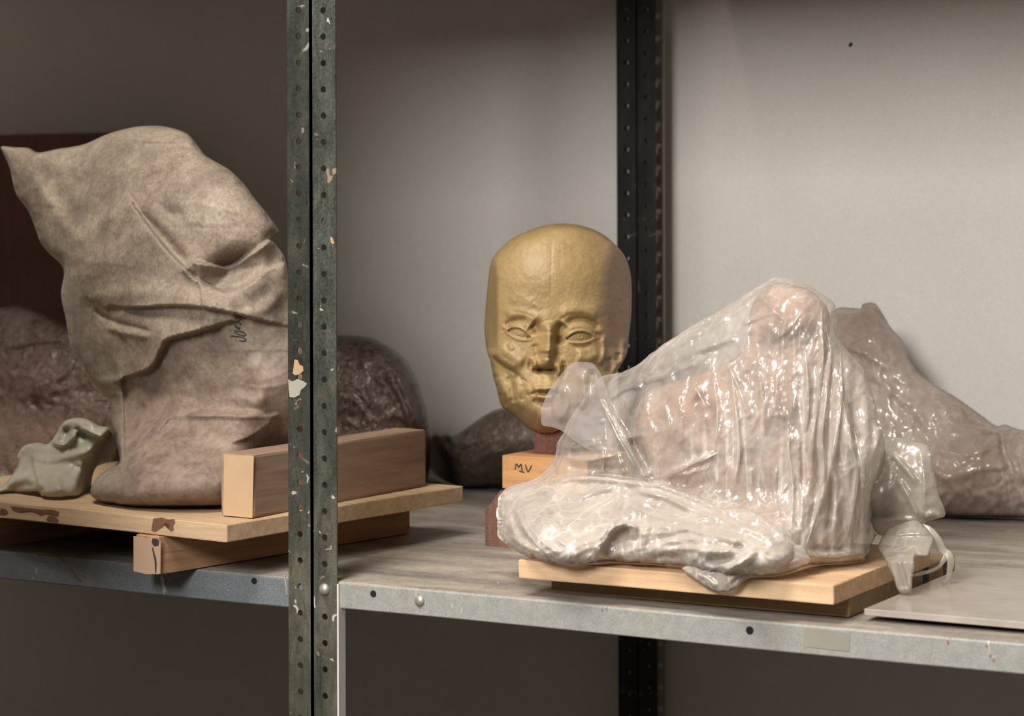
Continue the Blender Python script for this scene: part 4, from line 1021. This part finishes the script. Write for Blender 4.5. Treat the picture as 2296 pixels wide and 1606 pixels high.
# ------------------------------------------------------------------ the ochre head on its wooden stand
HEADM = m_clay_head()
stand_front = PZ(1087, 1225, 0.0)
HB = empty('sculpted_head', (float(stand_front[0]) + .075, float(stand_front[1]) + .072, ZS)); tag(HB, 'smooth ochre clay human head on a stepped wooden stand, partly behind clear film', 'sculpture')
DH = 2.715
OUT_H2 = [(1267, 501), (1221, 506), (1183, 518), (1147, 536), (1118, 561), (1101, 588), (1095, 626), (1090, 674), (1086, 732), (1088, 762), (1092, 788), (1099, 808), (1103, 830), (1107, 850), (1113, 869), (1119, 896), (1127, 914),
          (1150, 930), (1170, 947), (1186, 962), (1208, 972), (1234, 975), (1263, 968), (1296, 950), (1326, 922), (1352, 886), (1372, 852), (1384, 832), (1396, 812), (1406, 790), (1410, 752), (1415, 706), (1416, 642), (1411, 603), (1396, 567), (1357, 529), (1315, 509)]
poly = catmull(OUT_H2, 2.2); HV, HF = triangulate(poly, 2.2); rim = rim_flags(HV, poly)
ht = np.where(rim, 0, inflate(poly, HV, 5.0)); hu, hv = HV[:, 0], HV[:, 1]
def smin(a, b, k): 
    h = np.clip(.5 + .5 * (b - a) / k, 0, 1); return b + (a - b) * h - k * h * (1 - h)
E = .126 * ht ** .62
cx = 1230 + np.clip((hv - 760) / 200, 0, 1) * (-4)
F_ = .094 - .020 * np.abs((hu - cx) / 112) ** 2.2 - .030 * np.clip((640 - hv) / 140, 0, 1) ** 2 + .004 * np.clip((hv - 800) / 150, 0, 1)
R_ = .0745 - (hu - 1348) * .00098
L_ = .0735 - (1115 - hu) * .0026
low = np.clip((hv - 780) / 50, 0, 1)
R_ = R_ + low * .02; L_ = L_ + low * .05
H = smin(smin(smin(E, F_, .012), R_, .007), L_, .009)
S_H2 = [
    # brow ridge and sockets
    ('r', 13, .0030, [(1132, 712), (1150, 700), (1175, 702), (1200, 712), (1214, 722)]), ('r', 14, .0032, [(1252, 716), (1274, 700), (1300, 697), (1330, 700), (1344, 716)]),
    ('k', 4, -.0012, [(1143, 697), (1167, 701), (1182, 705), (1202, 714)]), ('k', 5, -.0020, [(1252, 722), (1262, 713), (1273, 707), (1298, 705), (1318, 706)]),
    ('r', 12, -.0100, [(1190, 726), (1204, 736), (1206, 752)]), ('r', 11, -.0120, [(1266, 724), (1256, 738), (1254, 756), (1257, 776)]),
    ('r', 7, -.0050, [(1132, 736), (1140, 726), (1160, 718), (1184, 718)]), ('r', 7, -.0060, [(1268, 730), (1284, 718), (1310, 716), (1334, 728), (1346, 742)]),
    # folds about the lids
    ('r', 5, .0022, [(1140, 730), (1152, 724), (1168, 723), (1182, 732)]), ('r', 6, .0030, [(1270, 744), (1282, 733), (1300, 730), (1320, 735), (1336, 746)]),
    ('k', 3, -.0024, [(1140, 727), (1154, 720), (1170, 720), (1186, 730)]), ('k', 3, -.0030, [(1266, 744), (1278, 731), (1298, 725), (1320, 730), (1340, 744)]),
    ('k', 3, -.0020, [(1283, 772), (1298, 779), (1315, 778), (1330, 770)]), ('r', 6, .0018, [(1290, 786), (1310, 788), (1330, 782)]),
    ('r', 4, -.0040, [(1184, 754), (1190, 759)]), ('r', 4, -.0045, [(1268, 761), (1274, 759)]), ('k', 3, -.0022, [(1134, 740), (1124, 742)]), ('r', 5, -.003, [(1334, 748), (1346, 752), (1350, 764)]),
    # nose
    ('r', 17, .0100, [(1223, 716), (1228, 740), (1227, 770), (1226, 800)], .3), ('r', 9, .0085, [(1233, 740), (1232, 776), (1229, 808)], .5), ('r', 14, .0080, [(1226, 790), (1225, 814)], .9),
    ('r', 9, -.0050, [(1250, 750), (1252, 780), (1250, 806)]), ('r', 7, -.003, [(1198, 770), (1204, 790), (1204, 808)]),
    ('r', 7, .0075, [(1199, 812), (1200, 822)], 1), ('r', 7, .0080, [(1252, 822), (1253, 834)], 1), ('r', 5, -.0055, [(1190, 812), (1189, 826)], .6), ('r', 5, -.0065, [(1264, 816), (1266, 832), (1260, 844)], .6),
    ('r', 6, -.0120, [(1199, 830), (1213, 831), (1228, 831), (1243, 832)], .8), ('k', 3, -.005, [(1200, 828), (1220, 829), (1240, 829)], .6), 
    ('r', 7, .0008, [(1209, 842), (1210, 864)], .3), ('r', 7, .0008, [(1232, 842), (1231, 864)], .3), ('r', 6, -.0010, [(1221, 842), (1221, 862)], .3),
    # mouth
    ('r', 16, .0065, [(1190, 878), (1222, 868), (1256, 878)], .5), ('r', 5, .0040, [(1196, 878), (1210, 871), (1221, 873), (1234, 870), (1252, 877)]), ('k', 3, -.0062, [(1186, 886), (1202, 880), (1221, 882), (1240, 880), (1258, 886)]),
    ('r', 7, .0060, [(1200, 889), (1220, 892), (1244, 889)]), ('r', 6, -.0048, [(1194, 894), (1208, 903), (1224, 906), (1246, 903)]), ('r', 5, -.0030, [(1183, 882), (1186, 890)], .6),
    # chin and jaw
    ('r', 26, .0100, [(1200, 936), (1222, 940), (1248, 936)], .5), ('r', 10, .004, [(1200, 962), (1224, 968), (1250, 962)], .4),
    # cheek bone plane with its cut lower edge; muscles of the cheek below
    ('s', 60, -.0100, [(1098, 776), (1106, 796), (1118, 808), (1134, 820), (1154, 830), (1172, 846)], .4),
    ('r', 16, .0060, [(1112, 770), (1130, 790), (1156, 806), (1178, 818)]), ('r', 7, .0030, [(1108, 786), (1120, 802), (1140, 816), (1160, 826)]), ('k', 4, -.0040, [(1102, 792), (1117, 809), (1134, 822), (1154, 833), (1174, 850)]),
    ('r', 10, .0050, [(1114, 840), (1120, 862), (1134, 884), (1146, 904)], .5), ('r', 8, -.0050, [(1138, 838), (1148, 866), (1150, 890), (1154, 910)], .4), ('r', 9, .0028, [(1158, 842), (1160, 872), (1162, 904), (1172, 924)]),
    ('r', 8, -.0022, [(1172, 860), (1173, 882), (1170, 902)]), ('r', 7, -.0050, [(1118, 880), (1126, 900), (1136, 914)]), ('r', 6, .002, [(1140, 770), (1150, 786)]), ('k', 3, -.0012, [(1134, 772), (1142, 788)]),
    # right cheek and ear stub
    ('r', 14, .0060, [(1290, 800), (1320, 804), (1346, 790)]), ('r', 6, .0040, [(1350, 750), (1355, 776), (1352, 800), (1342, 822)]), ('r', 8, -.005, [(1362, 800), (1370, 820), (1364, 840)]),
    ('r', 7, .0060, [(1398, 770), (1398, 796)], .6), ('k', 3, -.004, [(1402, 772), (1404, 790)]), ('r', 6, -.005, [(1386, 790), (1384, 812)]),
    ('r', 12, .0015, [(1140, 676), (1170, 672), (1200, 684)]), ('r', 5, .0014, [(1194, 680), (1206, 688), (1212, 696)]), ('k', 2.5, -.0008, [(1237, 530), (1236, 600), (1235, 680)]),
]
B_H2 = [(1226, 812, 13, 10, .0050), (1145, 785, 34, 28, .004), (1230, 620, 90, 70, .003), (1310, 790, 40, 26, .003), (1163, 740, 30, 20, .0035), (1302, 750, 34, 20, .0045)]
def eye(u0, v0, u1, v1, up, dn, iu, iv):
    """an open eye: almond opening sunk between raised lid margins, ball and drilled pupil inside"""
    x = np.clip((hu - u0) / (u1 - u0), -.2, 1.2); ln = v0 + (v1 - v0) * x; p = np.clip(4 * x * (1 - x), 0, 1) ** .75
    vU = ln - up * p; vL = ln + dn * p; inx = np.clip(np.minimum(x, 1 - x) / .06 + .4, 0, 1)
    a = np.clip((hv - vU) / 2.2 + .5, 0, 1) * np.clip((vL - hv) / 2.2 + .5, 0, 1) * inx
    near = np.exp(-((hu - (u0 + u1) / 2) / (.62 * (u1 - u0))) ** 6)
    lid = .0022 * np.exp(-((hv - vU + 3.2) / 3.2) ** 2) * near + .0017 * np.exp(-((hv - vL - 3.0) / 2.8) ** 2) * near
    d = np.hypot(hu - iu, (hv - iv))
    ball = .0030 * np.exp(-(((hu - iu) / (.36 * (u1 - u0))) ** 2 + ((hv - iv) / 15) ** 2))
    iris = -.0009 * np.exp(-((d - 7.5) / 1.6) ** 2) - .0026 * np.exp(-(d / 2.6) ** 2)
    shade = -.0016 * np.exp(-((hv - vU - 2.0) / 2.2) ** 2)
    return lid * (1 - a) + a * (-.0034 + ball + iris + shade)
EYES = eye(1138, 743, 1187, 757, 13, 8, 1163, 746) + eye(1271, 760, 1330, 757, 14, 8, 1302, 755)
edge = np.clip(ht / .2, 0, 1)
H = H + (stroke_field(HV, S_H2) * 1.0 + blob_field(HV, B_H2) + EYES) * edge + (.00035 * fbm(hu / 26, hv / 26, 3, 3) + .0002 * fbm(hu / 7, hv / 7, 5, 2)) * edge
front = PD(hu, hv, DH - H); inner = np.where(~rim)[0]
bix = np.where(rim, np.arange(len(HV)), -1); bix[inner] = len(HV) + np.arange(len(inner))
back = PD(hu[inner], hv[inner], (DH + .105 * ht ** .8)[inner]); back[:, 2] = np.maximum(back[:, 2], ZS + .105)
V = np.concatenate([front, back]); a, b, c = (front[HF[0][i]] for i in range(3))
fs = HF if np.dot(np.cross(b - a, c - a), CAM - a) > 0 else [f[::-1] for f in HF]
fs = list(fs) + [tuple(bix[i] for i in f[::-1]) for f in fs]
side = np.clip((hu - 1344) / 10, 0, 1) * np.clip((hv - 520) / 40, 0, 1) * np.clip((860 - hv) / 50, 0, 1)  # right side plane tinted: its warm reflected light put into the colour
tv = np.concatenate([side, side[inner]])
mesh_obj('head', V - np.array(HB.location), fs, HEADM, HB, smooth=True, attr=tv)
# stand
def stand_box(name, u0, u1, v0, v1, y0, dep, mat, bev=.0015, width=None):
    p = PY(u0, v1, y0); q = PY(u1, v1, y0); t = PY(u0, v0, y0)
    lo = np.array([p[0], y0, p[2]]); hi = np.array([p[0] + (width or (q[0] - p[0])), y0 + dep, t[2]])
    off = np.array(HB.location)
    return bm_obj(name, box_bm(tuple(lo - off), tuple(hi - off), bev, 2), mat, HB)
yb = float(stand_front[1])
NECKM = m_wood('dark_red_dowel', srgb(112, 58, 34), srgb(74, 34, 20), 1.2, 'z', .1)
off = np.array(HB.location)
pz0 = float(PY(1127, 1096, yb + .02)[2]); pz1 = float(PY(1127, 1021, yb + .02)[2])
x0 = float(PY(1088, 1225, yb)[0])
# chamfered foot block
zt = pz0 - ZS; bm = bmesh.new()
prof = [(0, 0), (.150, 0), (.150, zt * .62), (.131, zt), (.0195, zt), (0, zt * .62)]
f0 = [bm.verts.new((x0 - off[0] + x, -.072, z + .0004)) for x, z in prof]; f1 = [bm.verts.new((x0 - off[0] + x, .075, z + .0004)) for x, z in prof]
bm.faces.new(f0); bm.faces.new(f1[::-1])
for i in range(6): bm.faces.new((f0[i], f1[i], f1[(i + 1) % 6], f0[(i + 1) % 6]))
bmesh.ops.recalc_face_normals(bm, faces=bm.faces[:])
bm_obj('foot_block', bm, REDWOOD, HB)
xm0 = float(PY(1126, 1050, yb + .02)[0])
bm_obj('name_block', box_bm((xm0 - off[0], -.052, zt + .0004), (xm0 - off[0] + .108, .050, pz1 - ZS), .001, 2), HONEY, HB)
xn0, xn1 = float(PY(1197, 1000, yb + .055)[0]), float(PY(1263, 1000, yb + .055)[0])
bm_obj('neck_post', box_bm((xn0 - off[0], -.017, pz1 - ZS), (xn1 - off[0], .017, pz1 - ZS + .055), .0015, 2), NECKM, HB)
for pts in ([(1155, 1053), (1158, 1040), (1163, 1048), (1168, 1041), (1171, 1056)], [(1178, 1042), (1184, 1058), (1192, 1044)], [(1164, 1056), (1176, 1060)]):
    L = smooth_line(pts, 1.5) if len(pts) > 2 else np.array(pts, float)
    ribbon('handwriting', PY(L[:, 0], L[:, 1], yb + .0196), .0007, INK, HB, .4, 6)
# ------------------------------------------------------------------ light
def area(name, loc, target, sx, sy, power, color=(1, 1, 1), spread=180):
    L = bpy.data.lights.new(name, 'AREA'); L.shape = 'RECTANGLE'; L.size = sx; L.size_y = sy
    L.energy = power; L.color = color; L.spread = math.radians(spread)
    o = bpy.data.objects.new(name, L); COL.objects.link(o); o.location = loc
    d = Vector(target) - Vector(loc); o.rotation_euler = d.to_track_quat('-Z', 'Y').to_euler()
    return o
# unseen slab added before the left bay to keep window light off its wall
o = bm_obj('light_blocker_slab', box_bm((-3.0, -.66, 0), (-.09, -.60, 2.32)), WALL); tag(o, kind='structure')
# low wide window across the room
area('window_light', (.70, -4.6, 3.55), (.70, .6, 1.55), 1.3, 1.15, 275, (1, .98, .955))
# added overhead fill: lights the front objects while the shelf shields the wall
area('front_fill_light', (.12, -1.9, 4.5), (-.3, .1, 1.3), 1.4, .9, 75, (1, .93, .84), 120)
W = bpy.data.worlds.new('room_air'); SC.world = W; W.use_nodes = True
bg = W.node_tree.nodes['Background']; bg.inputs[0].default_value = (1.0, .90, .78, 1); bg.inputs[1].default_value = .18

# ------------------------------------------------------------------ camera
cam = bpy.data.cameras.new('camera'); co = bpy.data.objects.new('camera', cam); COL.objects.link(co)
cam.sensor_fit = 'HORIZONTAL'; cam.sensor_width = 36.0; cam.lens = FPX / FW * 36.0
cam.shift_x = 0.0; cam.shift_y = (CV - FH / 2) / FW
Mx = Matrix(((RIGHT[0], UP[0], -FWD[0], CAM[0]), (RIGHT[1], UP[1], -FWD[1], CAM[1]), (RIGHT[2], UP[2], -FWD[2], CAM[2]), (0, 0, 0, 1)))
co.matrix_world = Mx
cam.clip_start = .05; cam.clip_end = 50
cam.dof.use_dof = True; cam.dof.focus_distance = 2.42; cam.dof.aperture_fstop = 7.1
SC.camera = co
SC.view_settings.view_transform = 'Standard'; SC.view_settings.look = 'None'
SC.view_settings.exposure = 0.0; SC.view_settings.gamma = 1.0
SC.cycles.transparent_max_bounces = 14
SC.cycles.max_bounces = 5
SC.cycles.diffuse_bounces = 3
SC.cycles.glossy_bounces = 2
SC.cycles.transmission_bounces = 3
SC.cycles.caustics_reflective = False
SC.cycles.caustics_refractive = False
SC.cycles.use_adaptive_sampling = True
SC.cycles.adaptive_threshold = .045
